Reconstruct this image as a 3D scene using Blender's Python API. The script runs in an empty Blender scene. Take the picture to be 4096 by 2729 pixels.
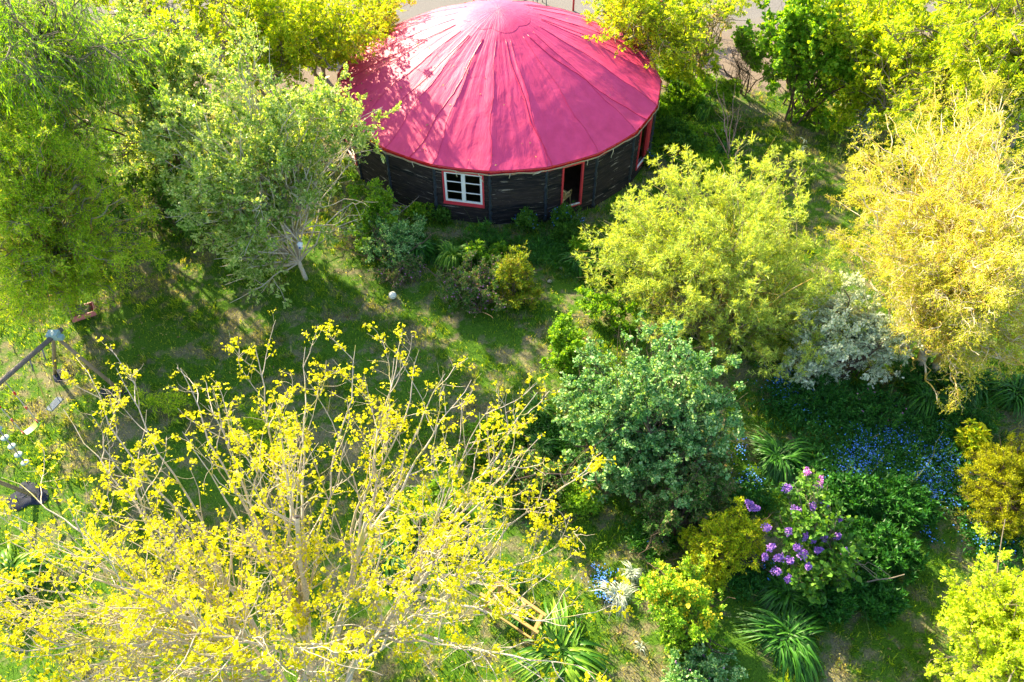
import bpy, math, zlib, numpy as np
from math import radians, sin, cos, pi
sc = bpy.context.scene
C = sc.collection
# ------------------------------------------------------------------ camera
CAM_H, PITCH, FPX = 16.0, .8255, 3150.0
cam = bpy.data.objects.new('camera', bpy.data.cameras.new('camera')); C.objects.link(cam)
cam.location = (0, 0, CAM_H); cam.rotation_euler = (pi/2 - PITCH, 0, 0)
cam.data.sensor_width = 36; cam.data.lens = FPX/4096*36
cam.data.clip_start = .1; cam.data.clip_end = 2000
sc.camera = cam
# ------------------------------------------------------------------ light
SUN_EL, SUN_AZ = radians(28), radians(38)      # sun stands behind the scene, to the left
w = bpy.data.worlds.new('World'); sc.world = w; w.use_nodes = True
nt = w.node_tree; bg = nt.nodes['Background']
sky = nt.nodes.new('ShaderNodeTexSky'); sky.sky_type = 'NISHITA'; sky.sun_disc = False
sky.sun_elevation = SUN_EL; sky.sun_rotation = -SUN_AZ; sky.air_density = 1.2; sky.dust_density = 1.5
nt.links.new(sky.outputs[0], bg.inputs[0]); bg.inputs[1].default_value = .105
sun = bpy.data.objects.new('sun', bpy.data.lights.new('sun', 'SUN')); C.objects.link(sun)
sun.data.energy = 5; sun.data.angle = radians(.6); sun.data.color = (1, .84, .52)
sun.rotation_euler = (pi/2 - SUN_EL, 0, pi + SUN_AZ)
sc.view_settings.view_transform = 'Standard'; sc.view_settings.look = 'None'
sc.view_settings.exposure = 2.15; sc.view_settings.gamma = 1
sc.cycles.max_bounces = 7; sc.cycles.diffuse_bounces = 4; sc.cycles.transmission_bounces = 5
sc.cycles.glossy_bounces = 3; sc.cycles.transparent_max_bounces = 6
sc.cycles.sample_clamp_indirect = 6
# ------------------------------------------------------------------ helpers
rng = np.random.default_rng(11)
def V(*a): return np.array(a, float)
def nz(a): return a/np.maximum(np.linalg.norm(a, axis=-1, keepdims=True), 1e-9)
def at(x, y, z=0.):
    """world point at height z seen at (x, y) of a 2353 px wide view of the place"""
    fp = FPX/1.7407; v = (y-783.9)/fp; h = (x-1176.5)/fp
    d = V(h, cos(PITCH)-v*sin(PITCH), -sin(PITCH)-v*cos(PITCH))
    return V(0, 0, CAM_H)+d*(z-CAM_H)/d[2]

# lanes cut out of the crowns' foliage so sun streaks reach the lawn (ground start, ground end, half width)
GAPS = [(at(755, 535), at(905, 690), .48), (at(955, 712), at(1140, 875), .36), (at(370, 610), at(565, 775), .50), (at(300, 700), at(420, 850), .30), (at(1590, 160), at(1935, 412), .55), (at(1700, 290), at(1800, 350), .3)]
SD = V(-sin(SUN_AZ)*cos(SUN_EL), cos(SUN_AZ)*cos(SUN_EL), sin(SUN_EL))
def in_gap(p):
    s = (p-SD*(p[:, 2:]/SD[2]))[:, :2]; k = np.zeros(len(p), bool)
    for a, b, w_ in GAPS:
        u = (b-a)[:2]; t = np.clip(((s-a[:2])@u)/(u@u), 0, 1); dd = np.linalg.norm(s-(a[:2]+t[:, None]*u), axis=1)
        k |= dd < 1.35*w_*(1+.3*np.sin(t*17+w_*9))
    return k & (p[:, 2] > .8)
class MB:
    def __init__(s): s.v=[]; s.f=[]; s.n=0
    def add(s, verts, faces, mat=0, val=None, smooth=False):
        verts = np.asarray(verts, float).reshape(-1, 3); faces = np.asarray(faces, int)
        if len(faces) == 0: return s
        if val is None: val = np.full(len(faces), .5)
        s.f.append((faces+s.n, mat, np.broadcast_to(np.asarray(val, float), (len(faces),)), smooth))
        s.v.append(verts); s.n += len(verts); return s
    def box(s, c, d, mat=0, rot=None, val=.5):
        c = np.asarray(c, float); d = np.asarray(d, float)/2
        q = np.array([[x, y, z] for x in (-1, 1) for y in (-1, 1) for z in (-1, 1)])*d
        if rot is not None: q = q @ np.asarray(rot).T
        return s.add(q+c, [[0,1,3,2],[4,6,7,5],[0,4,5,1],[2,3,7,6],[0,2,6,4],[1,5,7,3]], mat, val)
    def beam(s, a, b, wx, wy, mat=0, up=(0, 0, 1), val=.5):
        a = np.asarray(a, float); b = np.asarray(b, float); t = nz(b-a)
        x = np.cross(t, up); x = nz(x) if np.linalg.norm(x) > 1e-4 else V(1, 0, 0)
        y = np.cross(x, t)
        return s.box((a+b)/2, (wx, np.linalg.norm(b-a), wy), mat, np.stack([x, t, y], 1), val)
    def tube(s, pts, r, k=8, mat=0, val=.5):
        pts = np.asarray(pts, float)[None]; r = np.broadcast_to(np.asarray(r, float), pts.shape[1:2])[None]
        return s.tubes(pts, r, k, mat, val, cap=True)
    def tubes(s, P, R, k=4, mat=0, val=.5, cap=False):
        N, S, _ = P.shape
        if N == 0: return s
        T = nz(np.gradient(P, axis=1)); m = nz(P[:, -1]-P[:, 0])
        ref = np.where(np.abs(m[:, 2:3]) > .8, V(1, 0, 0), V(0, 0, 1))[:, None, :]
        A = nz(np.cross(T, ref)); B = np.cross(T, A)
        an = np.arange(k)*2*pi/k
        v = P[:, :, None]+R[:, :, None, None]*(np.cos(an)[:, None]*A[:, :, None]+np.sin(an)[:, None]*B[:, :, None])
        i = (np.arange(N)*S*k)[:, None, None]+(np.arange(S-1)*k)[:, None]+np.arange(k)
        j = (np.arange(N)*S*k)[:, None, None]+(np.arange(S-1)*k)[:, None]+(np.arange(k)+1) % k
        f = np.stack([i, j, j+k, i+k], -1).reshape(-1, 4)
        val = np.broadcast_to(np.asarray(val, float), (N,))
        s.add(v.reshape(-1, 3), f, mat, np.repeat(val, (S-1)*k), True)
        if cap:
            b = s.n-N*S*k
            for q in range(N):
                s.f.append((np.array([np.arange(k)[::-1]+b+q*S*k]), mat, np.array([.5]), False))
                s.f.append((np.array([np.arange(k)+b+q*S*k+(S-1)*k]), mat, np.array([.5]), False))
        return s
    def lathe(s, c, prof, k=16, mat=0, axis=None):
        prof = np.asarray(prof, float); an = np.arange(k)*2*pi/k
        v = np.stack([prof[:, :1]*np.cos(an), prof[:, :1]*np.sin(an), np.repeat(prof[:, 1:], k, 1)], -1)
        if axis is not None: v = v @ np.asarray(axis).T
        n = len(prof); i = (np.arange(n-1)*k)[:, None]+np.arange(k); j = (np.arange(n-1)*k)[:, None]+(np.arange(k)+1) % k
        return s.add(v.reshape(-1, 3)+np.asarray(c, float), np.stack([i, j, j+k, i+k], -1).reshape(-1, 4), mat, .5, True)
    def build(s, name, mats, parent=None, origin=None):
        me = bpy.data.meshes.new(name)
        v = np.concatenate(s.v) if s.v else np.zeros((0, 3))
        o = V(0, 0, 0) if origin is None else np.asarray(origin, float)
        v = (v-o).astype(np.float32)
        me.vertices.add(len(v)); me.vertices.foreach_set('co', v.ravel())
        lv = np.concatenate([f[0].ravel() for f in s.f]); tot = np.concatenate([np.full(len(f[0]), f[0].shape[1]) for f in s.f])
        me.loops.add(len(lv)); me.loops.foreach_set('vertex_index', lv.astype(np.int32))
        me.polygons.add(len(tot)); st = np.concatenate([[0], np.cumsum(tot)[:-1]])
        me.polygons.foreach_set('loop_start', st.astype(np.int32))
        me.polygons.foreach_set('material_index', np.concatenate([np.full(len(f[0]), f[1]) for f in s.f]).astype(np.int32))
        me.polygons.foreach_set('use_smooth', np.concatenate([np.full(len(f[0]), f[3]) for f in s.f]))
        at_ = me.attributes.new('v', 'FLOAT', 'FACE'); at_.data.foreach_set('value', np.concatenate([f[2] for f in s.f]).astype(np.float32))
        for m in (mats if isinstance(mats, (list, tuple)) else [mats]): me.materials.append(m)
        me.update(calc_edges=True)
        ob = bpy.data.objects.new(name, me); C.objects.link(ob)
        if parent is not None: ob.parent = parent
        else: ob.location = o
        return ob

LABELS = set()
def tag(o, label=None, cat=None, group=None, kind=None):
    if label: o['label'] = label; LABELS.add(label)
    if cat: o['category'] = cat
    if group: o['group'] = group
    if kind: o['kind'] = kind
    return o
def thing(name, label, cat, loc=(0, 0, 0), group=None, rz=0):
    o = bpy.data.objects.new(name, None); C.objects.link(o); o.location = tuple(float(q) for q in loc)
    o.rotation_euler = (0, 0, rz); o.empty_display_size = .2
    return tag(o, label, cat, group)
def copy_tree(o, loc, rz, label, parent=None, sc_=None):
    c = o.copy(); C.objects.link(c)
    if parent is not None: c.parent = parent
    else:
        c.location = tuple(float(q) for q in loc); c.rotation_euler = (0, 0, rz); c['label'] = label
        if sc_: c.scale = sc_
    for ch in list(o.children): copy_tree(ch, None, 0, None, c)
    return c
# ------------------------------------------------------------------ materials
def newmat(name):
    m = bpy.data.materials.new(name); m.use_nodes = True; n = m.node_tree.nodes; l = m.node_tree.links
    return m, n, l, n['Principled BSDF'], n['Material Output']
def ramp(n, l, fac, stops, interp='LINEAR'):
    r = n.new('ShaderNodeValToRGB'); r.color_ramp.interpolation = interp
    e = r.color_ramp.elements
    while len(e) < len(stops): e.new(.5)
    for k, (p, c) in enumerate(stops): e[k].position = p; e[k].color = (*c, 1)
    l.new(fac, r.inputs[0]); return r.outputs[0]
def noise(n, l, scale, detail=3, vec=None, rough=.55, dist=0):
    t = n.new('ShaderNodeTexNoise'); t.inputs['Scale'].default_value = scale; t.inputs['Detail'].default_value = detail
    t.inputs['Roughness'].default_value = rough; t.inputs['Distortion'].default_value = dist
    if vec is None: vec = n.new('ShaderNodeNewGeometry').outputs['Position']
    l.new(vec, t.inputs['Vector']); return t.outputs[0]
def mth(n, l, op, a, b=None, clamp=False):
    m = n.new('ShaderNodeMath'); m.operation = op; m.use_clamp = clamp
    for k, q in enumerate((a, b)):
        if q is None: continue
        if isinstance(q, (int, float)): m.inputs[k].default_value = q
        else: l.new(q, m.inputs[k])
    return m.outputs[0]
def mixc(n, l, fac, a, b, mode='MIX'):
    m = n.new('ShaderNodeMixRGB'); m.blend_type = mode
    for k, q in enumerate((fac, a, b)):
        if isinstance(q, (int, float)): m.inputs[k].default_value = q
        elif isinstance(q, tuple): m.inputs[k].default_value = (*q, 1)
        else: l.new(q, m.inputs[k])
    return m.outputs[0]
def bump(n, l, h, strength, dist, bsdf):
    b = n.new('ShaderNodeBump'); b.inputs['Strength'].default_value = strength; b.inputs['Distance'].default_value = dist
    l.new(h, b.inputs['Height']); l.new(b.outputs[0], bsdf.inputs['Normal'])
def leafmat(name, stops, trans=.45, rough=.45, tint=(1.35, 1.15, .22), spec=.22, clump=.35):
    m, n, l, p, out = newmat(name)
    a = n.new('ShaderNodeAttribute'); a.attribute_name = 'v'
    v = mth(n, l, 'ADD', a.outputs['Fac'], mth(n, l, 'MULTIPLY', mth(n, l, 'SUBTRACT', noise(n, l, 1.3, 3), .5), clump*2))
    c = ramp(n, l, v, [(k/(len(stops)-1)*.9+.05, s_) for k, s_ in enumerate(stops)])
    l.new(c, p.inputs['Base Color']); p.inputs['Roughness'].default_value = rough
    p.inputs['Specular IOR Level'].default_value = min(spec, .35)
    t = n.new('ShaderNodeBsdfTranslucent'); l.new(mixc(n, l, 1, c, tint, 'MULTIPLY'), t.inputs[0])
    x = n.new('ShaderNodeMixShader'); x.inputs[0].default_value = trans
    l.new(p.outputs[0], x.inputs[1]); l.new(t.outputs[0], x.inputs[2]); l.new(x.outputs[0], out.inputs[0])
    return m
def barkmat(name, c1, c2, sc_=14, lichen=None, lsc=2.5, lt=.52):
    m, n, l, p, out = newmat(name)
    h = noise(n, l, sc_, 5)
    c = ramp(n, l, h, [(.3, c1), (.7, c2)])
    if lichen:
        k = ramp(n, l, noise(n, l, lsc, 4), [(lt-.06, (0, 0, 0)), (lt+.04, (1, 1, 1))])
        c = mixc(n, l, k, c, lichen)
    l.new(c, p.inputs['Base Color']); p.inputs['Roughness'].default_value = .85
    bump(n, l, h, .5, .02, p); return m
def plain(name, c1, c2=None, rough=.6, sc_=8, spec=.4, metal=0, bs=.15):
    m, n, l, p, out = newmat(name)
    h = noise(n, l, sc_, 5)
    l.new(ramp(n, l, h, [(.3, c1), (.7, c2 or tuple(q*.7 for q in c1))]), p.inputs['Base Color'])
    p.inputs['Roughness'].default_value = rough; p.inputs['Specular IOR Level'].default_value = spec; p.inputs['Metallic'].default_value = metal
    bump(n, l, h, bs, .01, p); return m
# ------------------------------------------------------------------ plant engine (all vectorised)
def rnd(n, s=1.): return rng.normal(size=(n, 3))*s
def sample(P, M, t0, t1, byi=None):
    N, S, _ = P.shape
    i = rng.integers(0, N, M) if byi is None else byi
    t = (t0+(t1-t0)*rng.random(M))*(S-1); k = np.minimum(t.astype(int), S-2); f = (t-k)[:, None]
    p = P[i, k]*(1-f)+P[i, k+1]*f
    return i, t/(S-1), p, nz(P[i, k+1]-P[i, k])
def perp(T):
    r = rnd(len(T)); return nz(r-(r*T).sum(1, keepdims=True)*T)
def grow(P, R, M, t0, t1, ang, L, steps, wig=.15, up=0., rr=.5, rmin=.003, out=None, curl=0.):
    """M child branches off the branches P; curl winds them like a corkscrew willow"""
    i, t, p, T = sample(P, M, t0, t1)
    a = radians(ang)*(1+.3*rng.normal(size=(M, 1)))
    side = perp(T)
    if out is not None: side = nz(side+out*nz(p-P.reshape(-1, 3).mean(0)))
    d = nz(T*np.cos(a)+side*np.sin(a))
    ln = (L[0]+(L[1]-L[0])*rng.random((M, 1)))*(1.1-.5*t[:, None]); st = ln/steps
    Q = [p]; ph = rng.random((M, 1))*6.28; e1 = perp(d); e2 = np.cross(d, e1)
    for k in range(steps):
        d = nz(d+wig*rnd(M)+V(0, 0, up))
        dd = d if not curl else nz(d+curl*(np.cos(ph+k*1.5)*e1+np.sin(ph+k*1.5)*e2))
        Q.append(Q[-1]+dd*st)
    Q = np.stack(Q, 1)
    kk = np.minimum((t*(P.shape[1]-1)).astype(int), P.shape[1]-1)
    r0 = np.maximum(R[i, kk]*rr, rmin)[:, None]
    return Q, r0*np.linspace(1, .45, steps+1)+0*Q[:, :, 0]
def bez(p0, p1, p2, steps, wig=.04):
    t = np.linspace(0, 1, steps+1)[None, :, None]
    q = (1-t)**2*p0[:, None]+2*t*(1-t)*p1[:, None]+t*t*p2[:, None]
    L = np.linalg.norm(p2-p0, axis=1)[:, None, None]
    n = rng.normal(size=q.shape); n = (n+np.roll(n, 1, 1)); n[:, 0] = 0
    return q+n*wig*L/steps*2
SH = {  # leaf outlines: along, across, lift
 'lance': [(0,0,0),(.45,.5,.1),(1,0,-.1),(.45,-.5,.1)],
 'oval': [(0,0,0),(.3,.46,.08),(.72,.42,.05),(1,0,-.08),(.72,-.42,.05),(.3,-.46,.08)],
 'lobed': [(0,0,0),(.2,.55,.1),(.5,.28,.02),(.75,.5,.05),(1,0,-.15),(.75,-.5,.05),(.5,-.28,.02),(.2,-.55,.1)],
}
def leaves(mb, p, d, L, W, shape='lance', up=.6, mat=0, val=None, jit=.3):
    g = ~(in_gap(p) & (rng.random(len(p)) < .98)); p = p[g]; d = d[g]; val = val[g] if isinstance(val, np.ndarray) else val
    n = len(p); sh = np.array(SH[shape]); k = len(sh)
    d = nz(d); nr = rnd(n)+V(0, 0, up*2); nr = nz(nr-(nr*d).sum(1, keepdims=True)*d); s = np.cross(d, nr)
    sz = np.exp(jit*rng.normal(size=(n, 1, 1)))
    v = p[:, None]+sz*(sh[None, :, 0:1]*L*d[:, None]+sh[None, :, 1:2]*W*s[:, None]+sh[None, :, 2:3]*L*nr[:, None])
    mb.add(v.reshape(-1, 3), np.arange(n*k).reshape(n, k), mat, rng.random(n) if val is None else val)
def leaf_on(mb, P, n, L, W, shape='lance', spread=.9, droop=0., t0=.1, t1=1, mat=0, up=.6, scatter=0., val=None):
    i, t, p, T = sample(P, n, t0, t1)
    leaves(mb, p+rnd(n, scatter), T+rnd(n, spread*.6)+V(0, 0, -droop), L, W, shape, up, mat, val)
def rosettes(mb, P, per, L, W, shape='lance', ang=65, mat=0, whorls=1, back=.15):
    """leaves radiating round the tip of every twig"""
    N = len(P); T = nz(P[:, -1]-P[:, -2])
    for w_ in range(whorls):
        q = P[:, -1]-T*back*w_
        i = np.repeat(np.arange(N), per); a = radians(ang*(.55+.45*w_/max(1, whorls-1)) if whorls > 1 else ang)
        t = T[i]; dr = t*cos(a)+perp(t)*sin(a)+rnd(len(i), .12)
        leaves(mb, q[i], dr, L, W, shape, .2, mat)
def blob_pts(blobs, n, lo=.35, zmin=.15):
    c = np.array([b[0] for b in blobs]); r = np.array([b[1] for b in blobs])
    wgt = r.prod(1)**.75; k = rng.choice(len(blobs), n, p=wgt/wgt.sum())
    d = nz(rnd(n)); rad = (lo**3+(1-lo**3)*rng.random((n, 1)))**(1/3)
    p = c[k]+d*rad*r[k]; bad = p[:, 2] < zmin
    p[bad, 2] = zmin+rng.random(bad.sum())*.4
    return p, nz((p-c[k])/r[k])
def plant(name, label, cat, base, blobs, leafm, barkm, stems=1, spread=.3, tr=.12, nl=60, n2=4, n3=6, l2=(.5, 1), l3=(.25, .5),
          nleaf=20000, L=.06, W=.03, shape='oval', lo=.4, up2=.05, up3=.02, wig=.15, curl=0., mode='leaf', per=9, droop=0., top=None,
          a2=45, a3=45, k=4, group=None, extra=None, twig=True, bs=1.13, lf=1.3, scatter=.02, whorls=1, lspread=.9, lup=.6, rr=.5, fork=None, ang=65):
    global rng
    rng = np.random.default_rng(zlib.crc32(label.encode()))
    blobs = [(c_, r_*bs) for c_, r_ in blobs]; nleaf = int(nleaf*lf); nl = int(nl*1.12)
    base = np.asarray(base, float); t, ob = blob_pts(blobs, nl, lo)
    cc = np.average(np.array([b[0] for b in blobs]), axis=0, weights=np.array([b[1] for b in blobs]).prod(1))
    top = cc if top is None else np.asarray(top, float)
    b0 = base+np.c_[rnd(stems)[:, :2]*spread*.4, np.full(stems, -.08)]
    if stems == 1: b0[:, :2] = base[:2]
    e = top+rnd(stems)*V(1, 1, .5)*(spread*1.6+.05)
    mid = (b0*.55+e*.45)+rnd(stems)*.12*np.linalg.norm(top-base)*V(1, 1, .2); mid[:, 2] = b0[:, 2]*.35+e[:, 2]*.65
    P0 = bez(b0, mid, e, 8, .05); R0 = tr*np.linspace(1, .35, 9)[None]*(.7+.5*rng.random((stems, 1)))
    # limbs
    i = rng.integers(0, stems, nl); tt = np.clip(.15+.75*rng.random(nl)*np.clip(t[:, 2]/max(top[2], .5), .3, 1), .05, .95)
    kk = (tt*8).astype(int); s = P0[i, kk]; m = s*.5+t*.5; m[:, 2] = s[:, 2]*.3+t[:, 2]*.7+.05*np.linalg.norm(t-s, axis=1)
    ns = 24 if curl else 8
    P1 = bez(s, m, t, ns, .1 if not curl else .02); R1 = np.maximum(R0[i, kk]*(.36 if curl else .42), .008)[:, None]*np.linspace(1, .25, ns+1)
    if curl:
        ln = np.linalg.norm(t-s, axis=1); e1 = perp(nz(t-s)); e2 = np.cross(nz(t-s), e1); w_ = np.linspace(0, 1, 25)[None, :, None]*(ln*3.2)[:, None, None]; ph = rng.random((nl, 1, 1))*6
        am = .13*curl*np.sin(np.linspace(0, pi, 25))[None, :, None]
        P1 = P1+am*(np.cos(w_*1.7+ph)*e1[:, None]+np.sin(w_*2.3+ph*2)*e2[:, None])*(.6+.8*rng.random((nl, 1, 1)))
    P2, R2 = grow(P1, R1, nl*n2, .35, 1, a2, l2, 6, wig, up2, .6, .004, curl=curl)
    P3, R3 = grow(P2, R2, nl*n2*n3, .15, 1, a3, l3, 5, wig*1.1, up3, .6, .0025, curl=curl)
    g = ~in_gap(P3[:, 2]); P3 = P3[g]; R3 = R3[g]
    root = thing(name, label, cat, base, group)
    mb = MB().tubes(P0, R0, 8).tubes(P1, R1, 5).tubes(P2, R2, k)
    if twig: mb.tubes(P3, R3, 3)
    mb.build('trunk', barkm, root, base)
    mb = MB()
    if mode == 'leaf': leaf_on(mb, P3, nleaf, L, W, shape, lspread, droop, .1, 1.0, 0, lup, scatter)
    if curl: leaf_on(mb, P2, nleaf//5, L, W, shape, 1.3, droop, .3, 1.0, 0, lup, .04)
    if mode == 'leaf': pass
    elif mode == 'rosette':
        rosettes(mb, P3, per, L, W, shape, ang, 0, whorls)
        if nleaf: leaf_on(mb, P3, nleaf, L*.8, W, shape, lspread, droop, .1, 1.0, 0, lup, scatter)
    if extra: extra(mb, P1, P2, P3, root)
    mb.build('crown', leafm, root, base)
    return root
def strap_clump(name, label, pos, r, n, h, wd, mat, group=None, droopy=1., cat='plant', dirx=None, S=7, extra=None):
    """arching strap leaves out of one crown"""
    a = rng.random(n)*2*pi; rad = r*(.25+.85*rng.random(n)**.8)*(.8+.3*np.sin(a*3+rng.random()*6)); hh = h*.72*(.55+.6*rng.random(n))*(.55+.45*np.clip(rad/r, 0, 1))
    t = np.linspace(0, 1, S)[None]
    o = rng.normal(size=(n, 2))*r*.1
    x = o[:, :1]+np.cos(a)[:, None]*rad[:, None]*t**1.15; y = o[:, 1:]+np.sin(a)[:, None]*rad[:, None]*t**1.15
    z = hh[:, None]*1.25*(2.4*t-(2.15*droopy+.35*rng.random((n, 1)))*t*t)+.02
    tw = rng.normal(size=(n, 1))*.25*t
    z = np.maximum(z, .03)
    P = np.stack([x, y, z], -1)
    s = np.stack([-np.sin(a)[:, None]+tw, np.cos(a)[:, None]+tw, tw*.6], -1)
    wv = wd*(.7+.6*rng.random((n, 1)))*np.interp(t, [0, .3, .7, 1], [.6, 1, .75, .08])
    Lf = P+s*wv[..., None]/2; Rt = P-s*wv[..., None]/2; Md = P-V(0, 0, 1)*wv[..., None]*.22
    v = np.stack([Lf, Md, Rt], 2).reshape(-1, 3)
    i = (np.arange(n)*S*3)[:, None]+np.arange(S-1)*3
    f = np.concatenate([np.stack([i, i+1, i+4, i+3], -1).reshape(-1, 4), np.stack([i+1, i+2, i+5, i+4], -1).reshape(-1, 4)])
    val = np.repeat(rng.random(n), S-1); mb = MB().add(v+np.asarray(pos), f, 0, np.concatenate([val, val]), True)
    if extra: extra(mb, P+np.asarray(pos))
    o = mb.build(name, mat, None, pos); return tag(o, label, cat, group)
# ------------------------------------------------------------------ ground
YC = V(-.466, 25.4, 0); YR = 5.56; YN = 20; YA = -.6666; YH = 2.0
def fourier(seed, n=5, f0=.25):
    r = np.random.default_rng(seed); k = r.normal(size=(n, 2))*f0*np.arange(1, n+1)[:, None]**.7; p = r.random(n)*6.28
    return lambda x, y: sum(np.sin(k[i, 0]*x+k[i, 1]*y+p[i])/(i+1) for i in range(n))
hz = fourier(3)
def ground_z(x, y): return .03*hz(x, y)*(np.hypot(x, y-15) < 60)
def ground_color(n, l):
    g = n.new('ShaderNodeNewGeometry').outputs['Position']
    big = noise(n, l, .55, 5, g, .65); mid = noise(n, l, 2.2, 5, g, .65); fine = noise(n, l, 28, 4, g, .7)
    green = ramp(n, l, fine, [(.3, (.022, .06, .006)), (.55, (.065, .15, .012)), (.75, (.13, .22, .02))])
    straw = ramp(n, l, fine, [(.3, (.09, .08, .045)), (.7, (.27, .23, .15))])
    dry = mth(n, l, 'ADD', mth(n, l, 'MULTIPLY', big, .6), mth(n, l, 'MULTIPLY', mid, .5))
    dry = ramp(n, l, dry, [(.53, (0, 0, 0)), (.64, (.85, .85, .85))])
    return g, green, straw, dry, big, mid, fine
def grass_mats():
    m, n, l, p, out = newmat('lawn')
    g, green, straw, dry, big, mid, fine = ground_color(n, l)
    c = mixc(n, l, dry, green, straw)
    s = n.new('ShaderNodeSeparateXYZ'); l.new(g, s.inputs[0])
    # bare garden soil under the shrubs, gravel yard beyond the yurt
    yy = mth(n, l, 'ADD', s.outputs[1], mth(n, l, 'MULTIPLY', mth(n, l, 'SUBTRACT', mid, .5), 2.5))
    k = mth(n, l, 'MULTIPLY', mth(n, l, 'SUBTRACT', yy, 27.6), 1.6, True)
    sand = ramp(n, l, fine, [(.3, (.13, .10, .08)), (.7, (.24, .19, .155))])
    k2 = mth(n, l, 'MULTIPLY', mth(n, l, 'SUBTRACT', yy, 32.5), .5, True)
    sand = mixc(n, l, k2, sand, ramp(n, l, fine, [(.3, (.13, .125, .13)), (.7, (.21, .20, .20))]))
    l.new(mixc(n, l, k, c, sand), p.inputs['Base Color']); p.inputs['Roughness'].default_value = .95; p.inputs['Specular IOR Level'].default_value = .1
    bump(n, l, fine, .6, .04, p)
    b, n, l, p, out = newmat('grass_blade')
    g, green, straw, dry, big, mid, fine = ground_color(n, l)
    a = n.new('ShaderNodeAttribute'); a.attribute_name = 'v'
    gr = ramp(n, l, a.outputs['Fac'], [(.05, (.030, .10, .005)), (.5, (.11, .25, .010)), (.95, (.30, .42, .02))])
    c = mixc(n, l, dry, gr, ramp(n, l, a.outputs['Fac'], [(.1, (.11, .16, .04)), (.9, (.42, .38, .22))]))
    l.new(c, p.inputs['Base Color']); p.inputs['Roughness'].default_value = .6; p.inputs['Specular IOR Level'].default_value = .25
    t = n.new('ShaderNodeBsdfTranslucent'); l.new(mixc(n, l, 1, c, (1.9, 1.5, .25), 'MULTIPLY'), t.inputs[0])
    x = n.new('ShaderNodeMixShader'); x.inputs[0].default_value = .45
    l.new(p.outputs[0], x.inputs[1]); l.new(t.outputs[0], x.inputs[2]); l.new(x.outputs[0], out.inputs[0])
    return m, b
M_LAWN, M_BLADE = grass_mats()
gx = np.concatenate([-np.geomspace(800, 32, 14), np.linspace(-30, 30, 121), np.geomspace(32, 800, 14)])
gy = np.concatenate([-np.geomspace(400, 6, 10), np.linspace(-4, 50, 109), np.geomspace(53, 1200, 14)])
X, Y = np.meshgrid(gx, gy, indexing='ij'); nx, ny = X.shape
i = (np.arange(nx-1)*ny)[:, None]+np.arange(ny-1)
tag(MB().add(np.stack([X, Y, ground_z(X, Y)], -1), np.stack([i, i+ny, i+ny+1, i+1], -1).reshape(-1, 4), 0, None, True).build('ground', M_LAWN), kind='structure')
n = 520000
q = np.c_[rng.uniform(-20, 20, n), rng.uniform(4.5, 29.5, n)]
q = q[np.abs(q[:, 0]) < 8+q[:, 1]*.62]
cl = fourier(5, 9, 1.6); dens = .62+.3*cl(q[:, 0], q[:, 1]); q = q[rng.random(len(q)) < dens]
q += rng.normal(size=q.shape)*.03
q = q[np.hypot(q[:, 0]-YC[0], q[:, 1]-YC[1]) > YR+.05]; q = q[q[:, 1] < 27.7+.5*rng.normal(size=len(q))]
mb = MB(); leaves(mb, np.c_[q, ground_z(q[:, 0], q[:, 1])-.01], V(0, 0, 1)+rnd(len(q), .42)*V(1, 1, .2), .085, .014, 'lance', 0, 0, None, .35)
nt_ = 5200; c = np.c_[rng.uniform(-17, 17, nt_), rng.uniform(4.5, 28.5, nt_)]; c = c[(np.hypot(c[:, 0]-YC[0], c[:, 1]-YC[1]) > YR+.2) & (cl(c[:, 0], c[:, 1]) > -.4)]
i = np.repeat(np.arange(len(c)), 16); q = c[i]+rng.normal(size=(len(i), 2))*.045
leaves(mb, np.c_[q, ground_z(q[:, 0], q[:, 1])-.01], V(0, 0, 1)+rnd(len(q), .5)*V(1, 1, .2), .15, .016, 'lance', 0, 0, np.repeat(rng.random(len(c)), 16)*.7+.3*rng.random(len(i)), .35)
tag(mb.build('grass', M_BLADE), 'short rough lawn grass in shade with sunlit streaks', 'grass', None, 'stuff')
M_LITTER = leafmat('dead_leaf', [(.07, .045, .025), (.20, .13, .06), (.38, .30, .12), (.5, .42, .08)], .2)
q = np.c_[rng.uniform(-15, 15, 9000), rng.uniform(4.5, 24, 9000)]; q = q[(np.hypot(q[:, 0]-YC[0], q[:, 1]-YC[1]) > YR+.2) & (fourier(8, 7, .7)(q[:, 0], q[:, 1]) > -.2)]
mb = MB(); leaves(mb, np.c_[q, ground_z(q[:, 0], q[:, 1])+.03], rnd(len(q))*V(1, 1, .15), .05, .025, 'oval', 1.5)
tag(mb.build('leaf_litter', M_LITTER), 'fallen brown and yellow leaves scattered over the lawn', 'leaves', None, 'stuff')
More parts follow.
